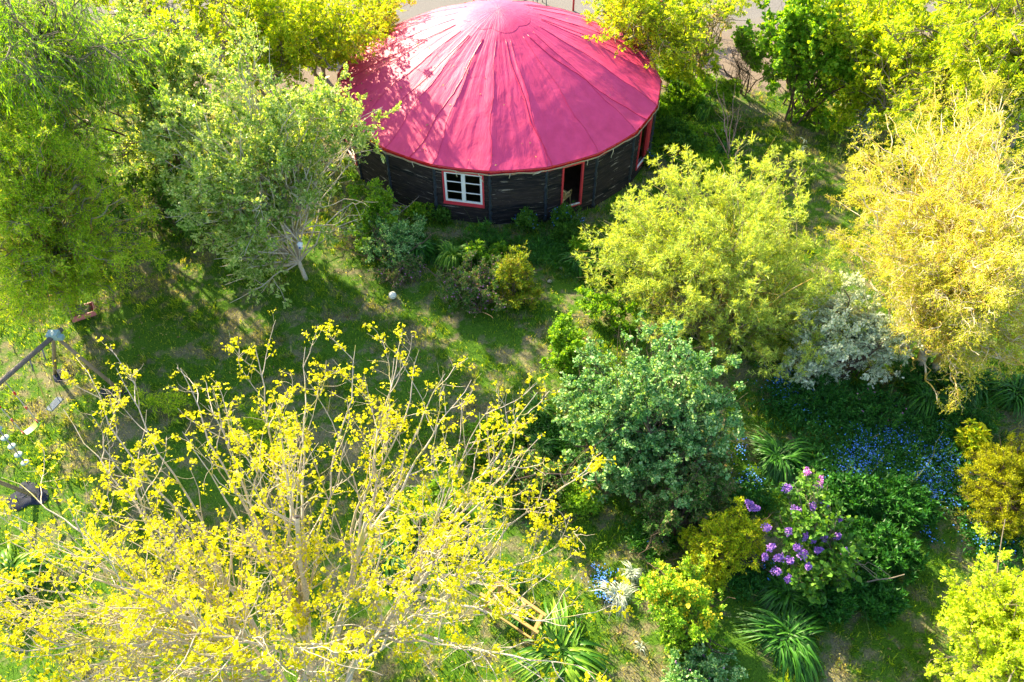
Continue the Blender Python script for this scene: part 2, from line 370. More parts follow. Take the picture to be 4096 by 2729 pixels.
# ------------------------------------------------------------------ yurt
def roof_mats():
    m, n, l, p, out = newmat('roof_vinyl')
    tc = n.new('ShaderNodeTexCoord').outputs['Object']
    s = n.new('ShaderNodeSeparateXYZ'); l.new(tc, s.inputs[0])
    ang = mth(n, l, 'ARCTAN2', s.outputs[0], s.outputs[1]); xy = n.new('ShaderNodeCombineXYZ')
    l.new(s.outputs[0], xy.inputs[0]); l.new(s.outputs[1], xy.inputs[1])
    ln = n.new('ShaderNodeVectorMath'); ln.operation = 'LENGTH'; l.new(xy.outputs[0], ln.inputs[0]); r = ln.outputs['Value']
    pol = n.new('ShaderNodeCombineXYZ'); l.new(mth(n, l, 'MULTIPLY', ang, 6), pol.inputs[0]); l.new(mth(n, l, 'MULTIPLY', r, .45), pol.inputs[1])
    w1 = noise(n, l, 2.2, 5, pol.outputs[0], .6, .6)
    w2 = noise(n, l, 1.1, 4, tc, .6, 1.2)
    wv = n.new('ShaderNodeTexWave'); wv.inputs['Scale'].default_value = .22; wv.inputs['Distortion'].default_value = 2.5; wv.inputs['Detail'].default_value = 2
    mp = n.new('ShaderNodeMapping'); mp.inputs['Rotation'].default_value = (0, 0, .7); l.new(tc, mp.inputs[0]); l.new(mp.outputs[0], wv.inputs[0])
    h = mth(n, l, 'ADD', mth(n, l, 'MULTIPLY', w1, 1.), mth(n, l, 'MULTIPLY', w2, .6))
    h = mth(n, l, 'ADD', h, mth(n, l, 'MULTIPLY', mth(n, l, 'POWER', wv.outputs[1], 6), .25))
    d = noise(n, l, 3, 5, tc)
    l.new(ramp(n, l, d, [(.3, (.60, .044, .140)), (.7, (.70, .06, .18))]), p.inputs['Base Color'])
    p.inputs['Roughness'].default_value = .58; p.inputs['Specular IOR Level'].default_value = .22
    bump(n, l, h, .6, .05, p); return m
M_ROOF = roof_mats()
M_DRED = plain('dark_red_vinyl', (.36, .004, .008), (.5, .01, .02), .25, 5, .5, bs=.4)
M_TRIM = plain('red_paint', (.62, .05, .07), (.5, .04, .06), .5, 12)
M_WHITE = plain('white_paint', (.78, .80, .84), (.7, .72, .78), .4)
M_TWINE = plain('twine', (.5, .42, .27), (.36, .3, .18), .9, 30)
M_STRIP = plain('tarred_cloth', (.010, .016, .028), (.03, .045, .07), .55, 9, .5, bs=.6)
def wood_wall():
    m, n, l, p, out = newmat('black_boards')
    s = n.new('ShaderNodeSeparateXYZ'); l.new(n.new('ShaderNodeTexCoord').outputs['Object'], s.inputs[0])
    ang = mth(n, l, 'ARCTAN2', s.outputs[0], s.outputs[1]); cb = n.new('ShaderNodeCombineXYZ')
    l.new(mth(n, l, 'MULTIPLY', ang, 5.5), cb.inputs[0]); l.new(mth(n, l, 'MULTIPLY', s.outputs[2], 12), cb.inputs[1])
    g = noise(n, l, 2.2, 6, cb.outputs[0], .7); g2 = noise(n, l, 1.1, 6, cb.outputs[0], .75, .4)
    a = n.new('ShaderNodeAttribute'); a.attribute_name = 'v'
    c = mixc(n, l, a.outputs['Fac'], (.005, .007, .011), (.026, .021, .022))
    c = mixc(n, l, ramp(n, l, g, [(.48, (0, 0, 0)), (.62, (.7, .7, .7))]), c, (.060, .048, .045))
    c = mixc(n, l, ramp(n, l, g2, [(.60, (0, 0, 0)), (.67, (1, 1, 1))]), c, (.30, .27, .25))
    l.new(c, p.inputs['Base Color']); p.inputs['Roughness'].default_value = .75; p.inputs['Specular IOR Level'].default_value = .15; bump(n, l, g, .4, .02, p); return m
M_WALL = wood_wall()
def glassmat():
    m, n, l, p, out = newmat('window_glass'); n.remove(p)
    t = n.new('ShaderNodeBsdfTransparent'); t.inputs[0].default_value = (.75, .8, .8, 1); g = n.new('ShaderNodeBsdfGlossy'); g.inputs['Roughness'].default_value = .02
    f = n.new('ShaderNodeFresnel'); f.inputs[0].default_value = 1.5; x = n.new('ShaderNodeMixShader')
    l.new(f.outputs[0], x.inputs[0]); l.new(t.outputs[0], x.inputs[1]); l.new(g.outputs[0], x.inputs[2]); l.new(x.outputs[0], out.inputs[0]); return m
M_GLASS = glassmat()
yurt = thing('yurt', 'round yurt with a pink red tarpaulin roof and black timber board walls', 'yurt', YC)
def cor(k, R=YR): a = YA+k*2*pi/YN; return YC+V(R*sin(a), -R*cos(a), 0)
def panel(k):
    a, b = cor(k), cor(k+1); u = b-a; nn = V(u[1], -u[0], 0)/np.linalg.norm(u)
    return lambda t, z, o=0: a+u*t+nn*o+V(0, 0, z)
NB = 13; hb = YH/NB
openings = {1: (.165, .885, 5), 3: (.32, .72, 2), 5: (.3, .74, 2), -2: (.2, .8, 2)}
wall = MB()
for k in range(-4, 16):
    P = panel(k); op = openings.get(k)
    for b in range(NB):
        segs = [(0, 1)] if not op or b < op[2] else [(0, op[0]), (op[1], 1)]
        for t0, t1 in segs:
            j = rng.normal()*.004; z0 = b*hb-.012+rng.normal()*.004; z1 = (b+1)*hb+.006
            q = [P(t, z, o) for t in (t0, t1) for z, o in ((z0, .0), (z0, .05+j), (z1, .008+j), (z1, -.012))]
            wall.add(q, [[0, 1, 2, 3], [7, 6, 5, 4], [1, 5, 6, 2], [0, 4, 5, 1], [3, 2, 6, 7], [0, 3, 7, 4]], 0, rng.random())
wall.build('wall', M_WALL, yurt, YC)
m_floor = plain('plank_floor', (.10, .06, .035), (.06, .035, .02), .6, 6)
mb = MB(); mb.lathe(YC, [(0, .10), (YR-.1, .10), (YR-.1, 0)], 40); mb.build('floor', m_floor, yurt, YC)
for k in range(-3, 9):
    c = cor(k, YR+.035); z = np.linspace(.02, 1.98, 22); pts = np.c_[np.full(22, c[0]), np.full(22, c[1]), z]+rnd(22, .008)
    MB().tube(pts, .048+.010*rng.normal(size=22), 7).build('corner_strip', M_STRIP, yurt, YC)
# roof surface
NT, NR = 640, 46
th = np.arange(NT)*2*pi/NT; tt = np.linspace(0, 1, NR)
f1 = np.random.default_rng(4)
def ring_noise(th, ks, amp): return sum(amp/np.sqrt(len(ks))*np.sin(k*th+f1.random()*6.28) for k in ks)
loc = ((th-YA) % (2*pi/YN))/(2*pi/YN)
poly = (np.cos(pi/YN)/np.cos((loc-.5)*2*pi/YN))
sag = -np.sin(loc*pi)**.8
wr = (ring_noise(th, [23, 37, 51, 68, 83], .0055)+ring_noise(th, [97, 131], .0018))*(.35+.65*np.clip(np.sin(th*1.0+2.2)+.6*np.sin(th*3+1), 0, 1)); ed = ring_noise(th, [71, 93, 127, 151, 183], .014)
RT, ZR, ZT = 1.3, 4.16, 4.44
def roofp(j, s):
    r = (5.62*(1-s)+RT*s); z = YH+.10+(ZR-YH-.10)*s+.12*np.sin(pi*s)
    r = r*(1-(1-poly[j])*.75*(1-s)); z = z+sag[j]*.06*(1-s)**.5*np.minimum(s*8+.3, 1)+wr[j]*np.sin(pi*np.clip(s*.9+.08, 0, 1))**.6
    return YC+V(r*sin(th[j]), -r*cos(th[j]), z)
G_ = np.array([[roofp(j, s) for s in tt] for j in range(NT)])
dome = [(RT*(1-s), ZR+(ZT-ZR)*(1-(1-s)**1.8)) for s in (.25, .5, .75, .97)]
D_ = np.array([[YC+V(r*sin(a), -r*cos(a), z) for r, z in dome] for a in th])
G_ = np.concatenate([G_, D_], 1); NR2 = G_.shape[1]
i = (np.arange(NT)*NR2)[:, None]+np.arange(NR2-1); j = ((np.arange(NT)+1) % NT*NR2)[:, None]+np.arange(NR2-1)
mb = MB().add(G_, np.stack([i, j, j+1, i+1], -1).reshape(-1, 4), 0, None, True)
rf = mb.build('roof', M_ROOF, yurt, YC)
mb = MB(); p_ = []
for _ in range(420):
    j_ = int(NT*(.70+.14*rng.normal())) % NT; p_.append(roofp(j_, .02+.75*rng.random()**1.6)+V(0, 0, .012))
leaves(mb, np.array(p_), rnd(420)*V(1, 1, .1), .055, .03, 'oval', 2.)
tag(mb.build('fallen_leaves', M_LITTER, rf, YC), None, None, None, 'stuff')
# rolled dark edge of the tarpaulin, below the pink
prof = [(5.62, .10, 0), (5.65, .075, .7), (5.655, .03, 1), (5.62, -.02, 1), (5.60, .0, .5)]
E_ = np.array([[YC+V((r+ed[q]*m_)*sin(th[q])*(1-(1-poly[q])*.75), -(r+ed[q]*m_)*cos(th[q])*(1-(1-poly[q])*.75), YH+dz+ed[q]*.6*m_+(sag[q]*.05*.3 if m_ < 1 else 0)) for r, dz, m_ in prof] for q in range(NT)])
k_ = len(prof); i = (np.arange(NT)*k_)[:, None]+np.arange(k_-1); j = ((np.arange(NT)+1) % NT*k_)[:, None]+np.arange(k_-1)
MB().add(E_, np.stack([i, i+1, j+1, j], -1).reshape(-1, 4), 0, None, True).build('roof_edge', M_DRED, yurt, YC)
# scalloped crown cloth
an = np.arange(160)*2*pi/160; lob = .98+.16*np.abs(np.sin(an*3.5+.6))+.05*np.sin(an*3)
rows = []
for s in np.linspace(0, 1, 9):
    r = lob*(1-s)+.01; zz = np.where(r > RT, ZR-(r-RT)*.44, ZR+(ZT-ZR)*(1-(np.clip(r, 0, RT)/RT)**1.8))+.012-.008*(s < .05)
    rows.append(np.c_[r*np.sin(an), -r*np.cos(an), zz]+YC)
Q = np.array(rows).transpose(1, 0, 2); i = (np.arange(160)*9)[:, None]+np.arange(8); j = ((np.arange(160)+1) % 160*9)[:, None]+np.arange(8)
M_CAP = plain('faded_vinyl', (.64, .035, .125), (.72, .06, .16), .48, 2.5, .6, bs=.2)
MB().add(Q, np.stack([i, j, j+1, i+1], -1).reshape(-1, 4), 0, None, True).build('crown_cap', M_ROOF, yurt, YC)
M_SEAM = plain('seam_tape', (.52, .015, .08), (.6, .025, .10), .4)
for a0, a1, rad in ((-.50, -.33, .014), (.30, .17, .015), (1.05, .72, .014), (-.86, -.70, .009), (-1.5, -1.3, .010), (1.75, 1.6, .010), (2.4, 2.4, .010), (-2.3, -2.3, .010))+tuple((YA+q*2*pi/YN, YA+q*2*pi/YN, .006) for q in range(-4, 12)):
    s = np.linspace(.0, .97, 26); a = a0+(a1-a0)*s+.01*np.sin(s*14)
    pts = np.array([roofp(int(round((q % (2*pi))/(2*pi)*NT)) % NT, u)+V(0, 0, .006) for q, u in zip(a, s)])
    MB().tube(pts, rad*(.8+.4*rng.random(26)), 6).build('seam', M_SEAM, rf, YC)
# red fascia, twine and its loose ends
mb = MB()
for k in range(-4, 16): P = panel(k); mb.beam(P(0, 1.955, .055), P(1, 1.955, .055), .03, .07)
mb.build('fascia', M_TRIM, yurt, YC)
pts = []
for k in range(-4, 9):
    for t in np.linspace(0, .9, 8): pts.append(panel(k)(t, 1.985+rng.normal()*.012, .115+rng.normal()*.008))
MB().tube(pts, .012, 5).build('twine', M_TWINE, yurt, YC)
pts2 = np.array(pts)+rnd(len(pts), .008)+V(0, 0, -.025)
MB().tube(pts2, .009, 5).build('twine', M_TWINE, yurt, YC)
for k, t, L, dx in ((1, .42, .22, .02), (1, .82, .30, .16), (2, .35, .18, -.03), (2, .9, .12, -.3), (3, .77, .2, .02), (4, .35, .32, -.04), (0, .6, .2, .02)):
    P = panel(k); s = np.linspace(0, 1, 6)
    MB().tube([P(t+dx*q*.5, 1.99-L*q**1.2, .13+.02*sin(q*5)) for q in s], .011, 5).build('twine_end', plain('pale_ribbon', (.66, .62, .5)), yurt, YC)
def frame(P, t0, t1, z0, z1, o, w_, d_, mat, parent, name, sub=None):
    mb = MB(); W = np.linalg.norm(P(1, 0)-P(0, 0)); e = w_/W
    mb.beam(P(t0, z0, o), P(t0, z1, o), d_, w_, up=P(1, 0)-P(0, 0)); mb.beam(P(t1, z0, o), P(t1, z1, o), d_, w_, up=P(1, 0)-P(0, 0))
    mb.beam(P(t0+e/2, z0+w_/2, o), P(t1-e/2, z0+w_/2, o), d_, w_); mb.beam(P(t0+e/2, z1-w_/2, o), P(t1-e/2, z1-w_/2, o), d_, w_)
    if sub: sub(mb)
    return mb.build(name, mat, parent, YC)
P = panel(1); z0 = 5*hb
win = frame(P, .165, .885, z0-.02, 1.93, .04, .05, .07, M_TRIM, yurt, 'window')
MB().beam(P(.145, z0-.045, .07), P(.905, z0-.045, .07), .10, .035).build('sill', M_TRIM, win, YC)
for a, b in ((.19, .52), (.53, .86)):
    def bars(mb, a=a, b=b):
        for z in (z0+.03+(1.90-z0-.03)/3, z0+.03+(1.90-z0-.03)*2/3): mb.beam(P(a+.03, z, .045), P(b-.03, z, .045), .03, .026)
    frame(P, a+.015, b-.01, z0+.03, 1.90, .045, .062, .05, M_WHITE, win, 'sash', bars)
    MB().add([P(a, z0+.05, .04), P(b, z0+.05, .04), P(b, 1.9, .04), P(a, 1.9, .04)], [[0, 1, 2, 3]]).build('pane', M_GLASS, win, YC)
for k, nm in ((3, 'doorway'), (5, 'doorway'), (-2, 'doorway')):
    P = panel(k); t0, t1, b = openings[k]; z0 = b*hb
    fr = frame(P, t0, t1, z0-.02, 1.93, .03, .055, .09, M_TRIM, yurt, nm)
    MB().beam(P(t0+.02, z0+.045, .05), P(t1-.02, z0+.045, .05), .05, .035).build('sill', M_WHITE, fr, YC)
    if k != 3: MB().add([P(t0, z0, .0), P(t1, z0, .0), P(t1, 1.9, .0), P(t0, 1.9, .0)], [[0, 1, 2, 3]]).build('pane', M_GLASS, fr, YC)
    if k == 5: MB().beam(P(t1+.09, z0-.05, .05), P(t1+.09, 1.93, .05), .03, .09, up=P(1, 0)-P(0, 0)).build('trim', M_TRIM, fr, YC)
# ------------------------------------------------------------------ wicker chair factory
def wickermat(name, c1, c2):
    m, n, l, p, out = newmat(name); k = n.new('ShaderNodeTexChecker'); k.inputs['Scale'].default_value = 60
    l.new(n.new('ShaderNodeTexCoord').outputs['Object'], k.inputs[0]); l.new(mixc(n, l, k.outputs[1], c1, c2), p.inputs[0]); p.inputs['Roughness'].default_value = .6
    bump(n, l, k.outputs[1], .5, .01, p); return m
M_WICK = wickermat('wicker', (.62, .50, .26), (.45, .34, .16)); M_DWICK = wickermat('dark_wicker', (.10, .06, .05), (.05, .03, .03)); M_GWICK = wickermat('grey_wicker', (.32, .32, .35), (.2, .2, .23))
M_YCUSH = plain('yellow_cushion', (.75, .62, .03), (.65, .5, .02), .8)
def wicker_chair(label, pos, rz, mat, cushion=None, cat='chair'):
    t = thing('wicker_chair', label, cat, pos, None, rz)
    s = np.linspace(-1, 1, 13); rows = []
    for h in np.linspace(0, 1, 7):
        wdt = .27+.05*h; rows.append(np.c_[wdt*s, .24+.10*h-.16*s**2*(1-.4*h), .42+(.48*h)*(1-.22*s**2*h)])
    Q = np.array(rows); n_ = 13; i = (np.arange(6)*n_)[:, None]+np.arange(n_-1)
    f = np.stack([i, i+1, i+n_+1, i+n_], -1).reshape(-1, 4)
    mb = MB().add(Q, f, 0, None, True); Q2 = Q+V(0, .03, 0); mb.add(Q2, f[:, ::-1], 0, None, True)
    e = np.concatenate([Q[:, 0], Q[-1, 1:], Q[::-1, -1][1:]])+V(0, .015, 0); mb.tube(e, .022, 6)
    mb.build('backrest', mat, t)
    MB().box((0, 0, .40), (.52, .5, .06)).box((0, -.245, .36), (.5, .02, .10)).build('seat', mat, t)
    for sx in (-1, 1):
        MB().tube([(sx*.26, .2, .62), (sx*.30, 0, .63), (sx*.28, -.2, .60), (sx*.26, -.24, .42)], .025, 6).build('armrest', mat, t)
        for sy in (-1, 1): MB().tube([(sx*.23, sy*.21, .38), (sx*.25, sy*.24, 0)], .022, 6).build('leg', mat, t)
    if cushion: MB().box((0, -.01, .46), (.46, .44, .08)).box((0, .2, .66), (.42, .08, .34)).build('cushion', cushion, t)
    return t
P = panel(3); pc = P(.44, .10, -.42)
wicker_chair('tan wicker chair inside the yurt seen through its open doorway', (pc[0], pc[1], .10), 2.5, M_WICK)
pc = at(1103, 13); wicker_chair('dark wicker chair with yellow cushion in the yard behind the roof', (pc[0], pc[1], 0), 1.2, M_DWICK, M_YCUSH)
pc = at(1240, 12); wicker_chair('empty grey wicker chair in the yard right of the table', (pc[0], pc[1], 0), -1.2, M_GWICK)
pc = at(1170, 6); t = thing('garden_table', 'grey woven table in the yard behind the yurt roof', 'table', (pc[0], pc[1], 0))
MB().box((0, 0, .72), (1.5, .9, .05)).build('tabletop', M_GWICK, t)
for sx in (-1, 1):
    for sy in (-1, 1): MB().box((sx*.68, sy*.38, .347), (.05, .05, .694)).build('leg', M_GWICK, t)
pc = at(1317, 26); o = thing('red_post', 'thin red post standing in the gravel yard behind the roof', 'post', (pc[0], pc[1], 0))
MB().tube([(0, 0, -.1), (0, 0, 2.2)], .045, 8).build('pole', M_TRIM, o); MB().box((0, 0, 2.22), (.14, .14, .04)).build('cap', M_TRIM, o)
pc = at(1505, 118); o = thing('hanging_chair', 'dark red cloth hanging chair behind the tree right of the roof', 'hanging chair', (pc[0], pc[1], 0))
MB().tube([(0, .35, 0), (0, .55, 1.1), (0, .3, 2.0), (0, 0, 2.1)], .03, 6).tube([(-.4, .3, .03), (0, .35, .03), (.4, .3, .03)], .03, 6).build('stand', M_DRED, o)
a = np.linspace(-1, 1, 9); Q = np.array([[(.32*u*(1-.3*abs(w_)), -.1+.25*abs(w_)+.12*u*u, 1.15+.5*w_) for u in a] for w_ in np.linspace(-1, 1, 7)])
i = (np.arange(6)*9)[:, None]+np.arange(8); MB().add(Q, np.stack([i, i+1, i+10, i+9], -1).reshape(-1, 4), 0, None, True).build('seat', M_DRED, o)
pc = at(1865, 130); o = thing('climbing_frame', 'red metal climbing frame beyond the shrubs at the yard edge', 'climbing frame', (pc[0], pc[1], 0))
for x in (-.8, .8):
    for y in (-.5, .5): MB().tube([(x, y, 0), (x*.8, 0, 1.9)], .035, 6).build('leg', M_TRIM, o)
for y, z in ((0, 1.9), (-.25, 1)): MB().tube([(-.7, y, z), (.7, y, z)], .035, 6).build('crossbar', M_TRIM, o)
# ------------------------------------------------------------------ swing set
M_POLE = barkmat('swing_timber', (.30, .22, .13), (.20, .15, .10), 9); M_BEAM = barkmat('weathered_beam', (.20, .16, .14), (.12, .10, .09), 9)
f1_, f2_ = at(285, 903), at(123, 857); apx = (f1_+f2_)/2; ZB = 2.15
side = nz((f2_-f1_)[None])[0]; bd = at(0, 884, ZB)-at(124, 776, ZB); bd[2] = 0; bd = bd/np.linalg.norm(bd)
ap1 = at(124, 772, ZB); ap1[2] = 0
SW = 3.7
sw = thing('swing_set', 'wooden swing frame of round poles on the lawn at the left edge', 'swing frame', ap1)
a1 = ap1+V(0, 0, ZB); a2 = a1+bd*SW
MB().tube([a1-bd*.25, a1+bd*SW*.5+V(0, 0, .01), a2+bd*.2], .06, 12).build('crossbeam', M_BEAM, sw, ap1)
f3 = at(88, 1139); f4 = f3+(f2_-f1_)
for f_, a_ in ((f1_, a1), (f2_, a1), (f3, a2), (f4, a2)):
    MB().tube([f_+V(0, 0, -.1), a_+V(0, 0, .05)], [.05, .042], 10).build('leg', M_POLE, sw, ap1)
M_TEAL = plain('pale_blue_paint', (.22, .36, .38), (.3, .4, .4), .5, 20)
for a_ in (a1, a2):
    MB().box(a_+V(0, 0, .03), (.26, .2, .16)).box(a_+V(.12, -.03, -.02), (.22, .12, .10)).build('bracket', M_TEAL, sw, ap1)
M_ROPEY = plain('yellow_rope', (.5, .45, .12), (.4, .36, .1), .8); M_ROPEW = plain('white_rope', (.6, .55, .5), (.45, .4, .4), .8); M_ROPER = plain('red_band', (.7, .03, .03), (.55, .02, .02), .5)
M_LIME = plain('lime_plastic', (.20, .50, .02), (.18, .44, .02), .35, 3); M_BPLANK = barkmat('blue_plank', (.15, .20, .27), (.09, .11, .16), 12)
M_DISC = plain('pale_plastic', (.26, .36, .33), (.3, .4, .37), .3, 3); M_CHAIN = plain('chain', (.25, .25, .27), (.15, .15, .17), .4, 40)
def swing(name, label, cat, sa, sb, za, matr, mseat, bands, seat_w, thick, curve, px):
    ta = a1+bd*px[0]; tb = a1+bd*px[1]; c = (sa+sb)/2
    t = thing(name, label, cat, V(c[0], c[1], 0))
    o = V(c[0], c[1], 0); u = sb-sa; L = np.linalg.norm(u); u = u/L; nn = np.cross(u, V(0, 0, 1))
    rows = []
    for s in np.linspace(-.5, .5, 9):
        z = curve*(2*s)**2
        rows.append([c+u*L*s*1.12+nn*seat_w*e+V(0, 0, z+h) for e, h in ((-.5, 0), (.5, 0), (.5, -thick), (-.5, -thick))])
    Q = np.array(rows); mb = MB(); i = (np.arange(8)*4)[:, None]+np.arange(4); j = (np.arange(8)*4)[:, None]+(np.arange(4)+1) % 4
    mb.add(Q, np.concatenate([np.stack([i, j, j+4, i+4], -1).reshape(-1, 4), [[3, 2, 1, 0]], [[32, 33, 34, 35]]]), 0)
    mb.build('seat', mseat, t, o)
    for s_, tp in ((sa, ta), (sb, tb)):
        m_ = MB()
        for e in (-.4, .4): m_.tube([s_+nn*seat_w*e, s_*.75+tp*.25+nn*seat_w*e*.3, tp*.7+s_*.3, tp], .011, 5)
        m_.build('rope', matr, t, o)
        if bands:
            for f_ in (.04, .36, .70): p_ = s_*(1-f_)+tp*f_; d_ = nz((tp-s_)[None])[0]; MB().tube([p_-d_*.05, p_+d_*.05], .026, 6).build('rope_band', M_ROPER, t, o)
        else: MB().tube([tp*.75+s_*.25, tp-V(0, 0, .05)], .018, 5).build('chain', M_CHAIN, t, o)
    return t
swing('swing', 'lime green curved plastic swing seat on red banded ropes', 'swing', at(57, 998, .42), at(88, 972, .42), .42, M_ROPEW, M_LIME, True, .17, .03, .03, (1.95, 1.50))
swing('swing', 'worn blue wooden plank swing on yellow ropes', 'swing', at(113, 941, .42), at(137, 915, .42), .42, M_ROPEY, M_BPLANK, False, .20, .03, .0, (.78, .40))
pb = at(57, 1063, .45); tp = V(pb[0], pb[1], ZB+.6)
t = thing('button_rope', 'climbing rope with round pale discs beside the green swing', 'climbing rope', V(pb[0], pb[1], 0))
tp = V(pb[0], pb[1], 0); M_GROPE = plain('grey_rope', (.3, .28, .3), (.2, .2, .22), .8)
MB().tube([(0, 0, .35), (.01, 0, 1.2), (0, .01, ZB)], .018, 6).build('rope', M_GROPE, t)
for z in (.45, .78, 1.11, 1.44, 1.77): MB().lathe((0, 0, z), [(0, -.018), (.08, -.014), (.095, 0), (.08, .014), (0, .018)], 18).build('disc', M_DISC, t)
M_MAT = plain('blue_black_sheet', (.016, .02, .035), (.04, .045, .07), .85, 6, .1, bs=.4)
for k, (x, y, r, lb) in enumerate(((262, 908, .42, 'dark plastic sheet at the foot of the long front swing pole'), (140, 862, .28, 'small crumpled dark sheet under the upright swing pole'), (64, 1138, .45, 'crumpled grey blue sheet at the foot of the lower left swing pole'))):
    c = at(x, y); R = 26; a = np.arange(R)*2*pi/R; rr_ = r*(1+.18*np.sin(3*a+k)+.1*np.sin(5*a+2*k)+.06*rng.normal(size=R)); rows = []
    for s in (1, .8, .55, .3, .02): rows.append(np.c_[np.cos(a)*rr_*s, np.sin(a)*rr_*s*.8, .022+(1-s)*.012+.006*rng.normal(size=R)*(s < 1)])
    Q = np.array(rows)+c; i = (np.arange(4)*R)[:, None]+np.arange(R); j = (np.arange(4)*R)[:, None]+(np.arange(R)+1) % R
    Q[0, :, 2] = -.02
    tag(MB().add(Q, np.stack([i, j, j+R, i+R], -1).reshape(-1, 4), 0, None, True).build('ground_sheet', M_MAT, None, c), lb, 'sheet', 'plastic sheets at the feet of the swing frame')
# tray with a stone, ball, feeder, stones
c = at(193, 722); t = thing('plastic_tray', 'faded red plastic tray on the grass under the curly willow', 'tray', c, None, .5)
M_TRAY = plain('faded_red_plastic', (.62, .20, .20), (.5, .15, .16), .5)
mb = MB().box((0, 0, .015), (.62, .42, .02))
for sx in (-1, 1): mb.box((sx*.31, 0, .09), (.025, .44, .17)); mb.box((0, sx*.21, .087), (.595, .025, .165))
mb.build('tray', M_TRAY, t)
def rock(name, label, cat, c, r, mat, seed, group=None, sq=.6):
    q = np.random.default_rng(seed); bmv = []; th_ = np.arange(12)*2*pi/12
    for ph in np.linspace(-1.3, 1.5, 7): bmv.append([(cos(ph)*cos(a)*r, cos(ph)*sin(a)*r*.8, (sin(ph)*sq+.35)*r) for a in th_])
    Q = np.array(bmv); Q *= 1+.12*q.normal(size=Q.shape[:2])[..., None]; i = (np.arange(6)*12)[:, None]+np.arange(12); j = (np.arange(6)*12)[:, None]+(np.arange(12)+1) % 12
    mb = MB().add(Q+c, np.concatenate([np.stack([i, j, j+12, i+12], -1).reshape(-1, 4)]), 0, None, False)
    mb.f.append((np.array([np.arange(12)+72]), 0, np.array([.5]), False))
    return tag(mb.build(name, mat, None, c), label, cat, group)
M_ROCK = plain('grey_stone', (.17, .15, .10), (.10, .10, .06), .9, 9); M_PROCK = plain('pale_stone', (.45, .40, .34), (.3, .27, .23), .9, 14)
rock('stone', 'grey mossy stone lying in the faded red tray', 'stone', c+V(-.02, .05, .03), .24, M_ROCK, 3)
for k, (x, y, r, lb) in enumerate(((1190, 575, .07, 'pale rubble stone on bare earth below the wall'), (1263, 648, .07, 'pale stone on bare soil right of the golden shrub'), (1290, 618, .06, 'small pale stone under the edge of the willow shrub'), (1494, 367, .12, 'grey stone by the right doorway of the yurt'), (1205, 590, .06, 'lowest rubble stone on bare earth below the wall'), (1212, 578, .05, 'right hand small rubble stone below the wall'))):
    rock('stone', lb, 'stone', at(x, y), r, M_PROCK, 20+k, 'loose stones by the yurt')
c = at(902, 679, .11)
mb = MB(); a = np.linspace(-pi/2, pi/2, 17); mb.lathe(c, np.c_[np.cos(a)*.115, np.sin(a)*.115], 24)
m, n, l, p, out = newmat('ball_skin'); k = ramp(n, l, noise(n, l, 26, 3, n.new('ShaderNodeTexCoord').outputs['Object']), [(.56, (.70, .69, .62)), (.62, (.40, .41, .42))]); l.new(k, p.inputs[0]); p.inputs['Roughness'].default_value = .45
tag(mb.build('ball', m, None, c), 'scuffed white football lying on the lawn', 'ball')
# wooden trestle frame below the yellow tree
M_OAK = barkmat('golden_timber', (.46, .28, .09), (.34, .20, .06), 6)
ZT_ = .72
A1, A2, B1, B2 = at(1107, 1367, ZT_), at(1233, 1452, ZT_), at(1140, 1335, ZT_), at(1251, 1413, ZT_)
o = (A1+A2+B1+B2)/4; o[2] = 0; t = thing('bench_frame', 'slatless golden timber bench frame standing under the yellow leaved branches', 'bench frame', o)
ext = lambda a, b, e: (a-(b-a)*e, b+(b-a)*e)
for a, b in ((A1, A2), (B1, B2)): MB().beam(*ext(a, b, .03), .06, .05).build('top_rail', M_OAK, t, o)
for f_ in (.06, .62, .96):
    a = A1+(A2-A1)*f_; b = B1+(B2-B1)*f_; MB().beam(a*.96+b*.04-V(0, 0, .003), a*.04+b*.96-V(0, 0, .003), .07, .04).build('crosspiece', M_OAK, t, o)
D = V(0, 0, ZT_-.03)
for s, e in ((A1, A2), (B1, B2)):
    for f_ in (.08, .94): q = s+(e-s)*f_; MB().beam(q-V(0, 0, .03), q-D+V(0, 0, -.06)-nz((e-s)[None])[0]*(.5-f_)*.1, .05, .06, up=e-s).build('leg', M_OAK, t, o)
    MB().beam(s+(e-s)*.08-D*.72, s+(e-s)*.94-D*.72, .035, .045).build('stretcher', M_OAK, t, o)
for f_ in (.08, .94): MB().beam(A1+(A2-A1)*f_-D*.6, B1+(B2-B1)*f_-D*.6, .035, .045).build('stretcher', M_OAK, t, o)
# ------------------------------------------------------------------ plants
def B(x, y, z, rx, ry=None, rz=None): return (at(x, y, z), V(rx, ry or rx, rz or rx*.8))
L_MAPLE = leafmat('yellow_leaf', [(.50, .46, .003), (.70, .64, .005), (.82, .77, .015), (.52, .56, .008)], .45, tint=(1.05, 1.05, .35))
L_SILV = leafmat('silvery_leaf', [(.12, .28, .045), (.26, .44, .09), (.42, .60, .17), (.70, .80, .44)], .54, .36, spec=.6)
L_CURLY = leafmat('curly_willow_leaf', [(.14, .34, .012), (.30, .54, .02), (.48, .68, .035), (.66, .76, .07)], .58)
L_WEEP = leafmat('weeping_leaf', [(.08, .26, .012), (.20, .46, .022), (.36, .58, .035)], .6)
L_GOLD = leafmat('golden_willow_leaf', [(.32, .40, .015), (.50, .54, .03), (.70, .70, .16), (.38, .48, .02)], .45)
L_WSH = leafmat('narrow_grey_green_leaf', [(.20, .34, .04), (.36, .52, .09), (.58, .70, .22), (.56, .62, .06)], .45, .4)
L_VARI = leafmat('variegated_leaf', [(.30, .42, .26), (.70, .78, .58), (.86, .88, .74), (.55, .66, .45)], .35, .45, tint=(1.1, 1.05, .7))
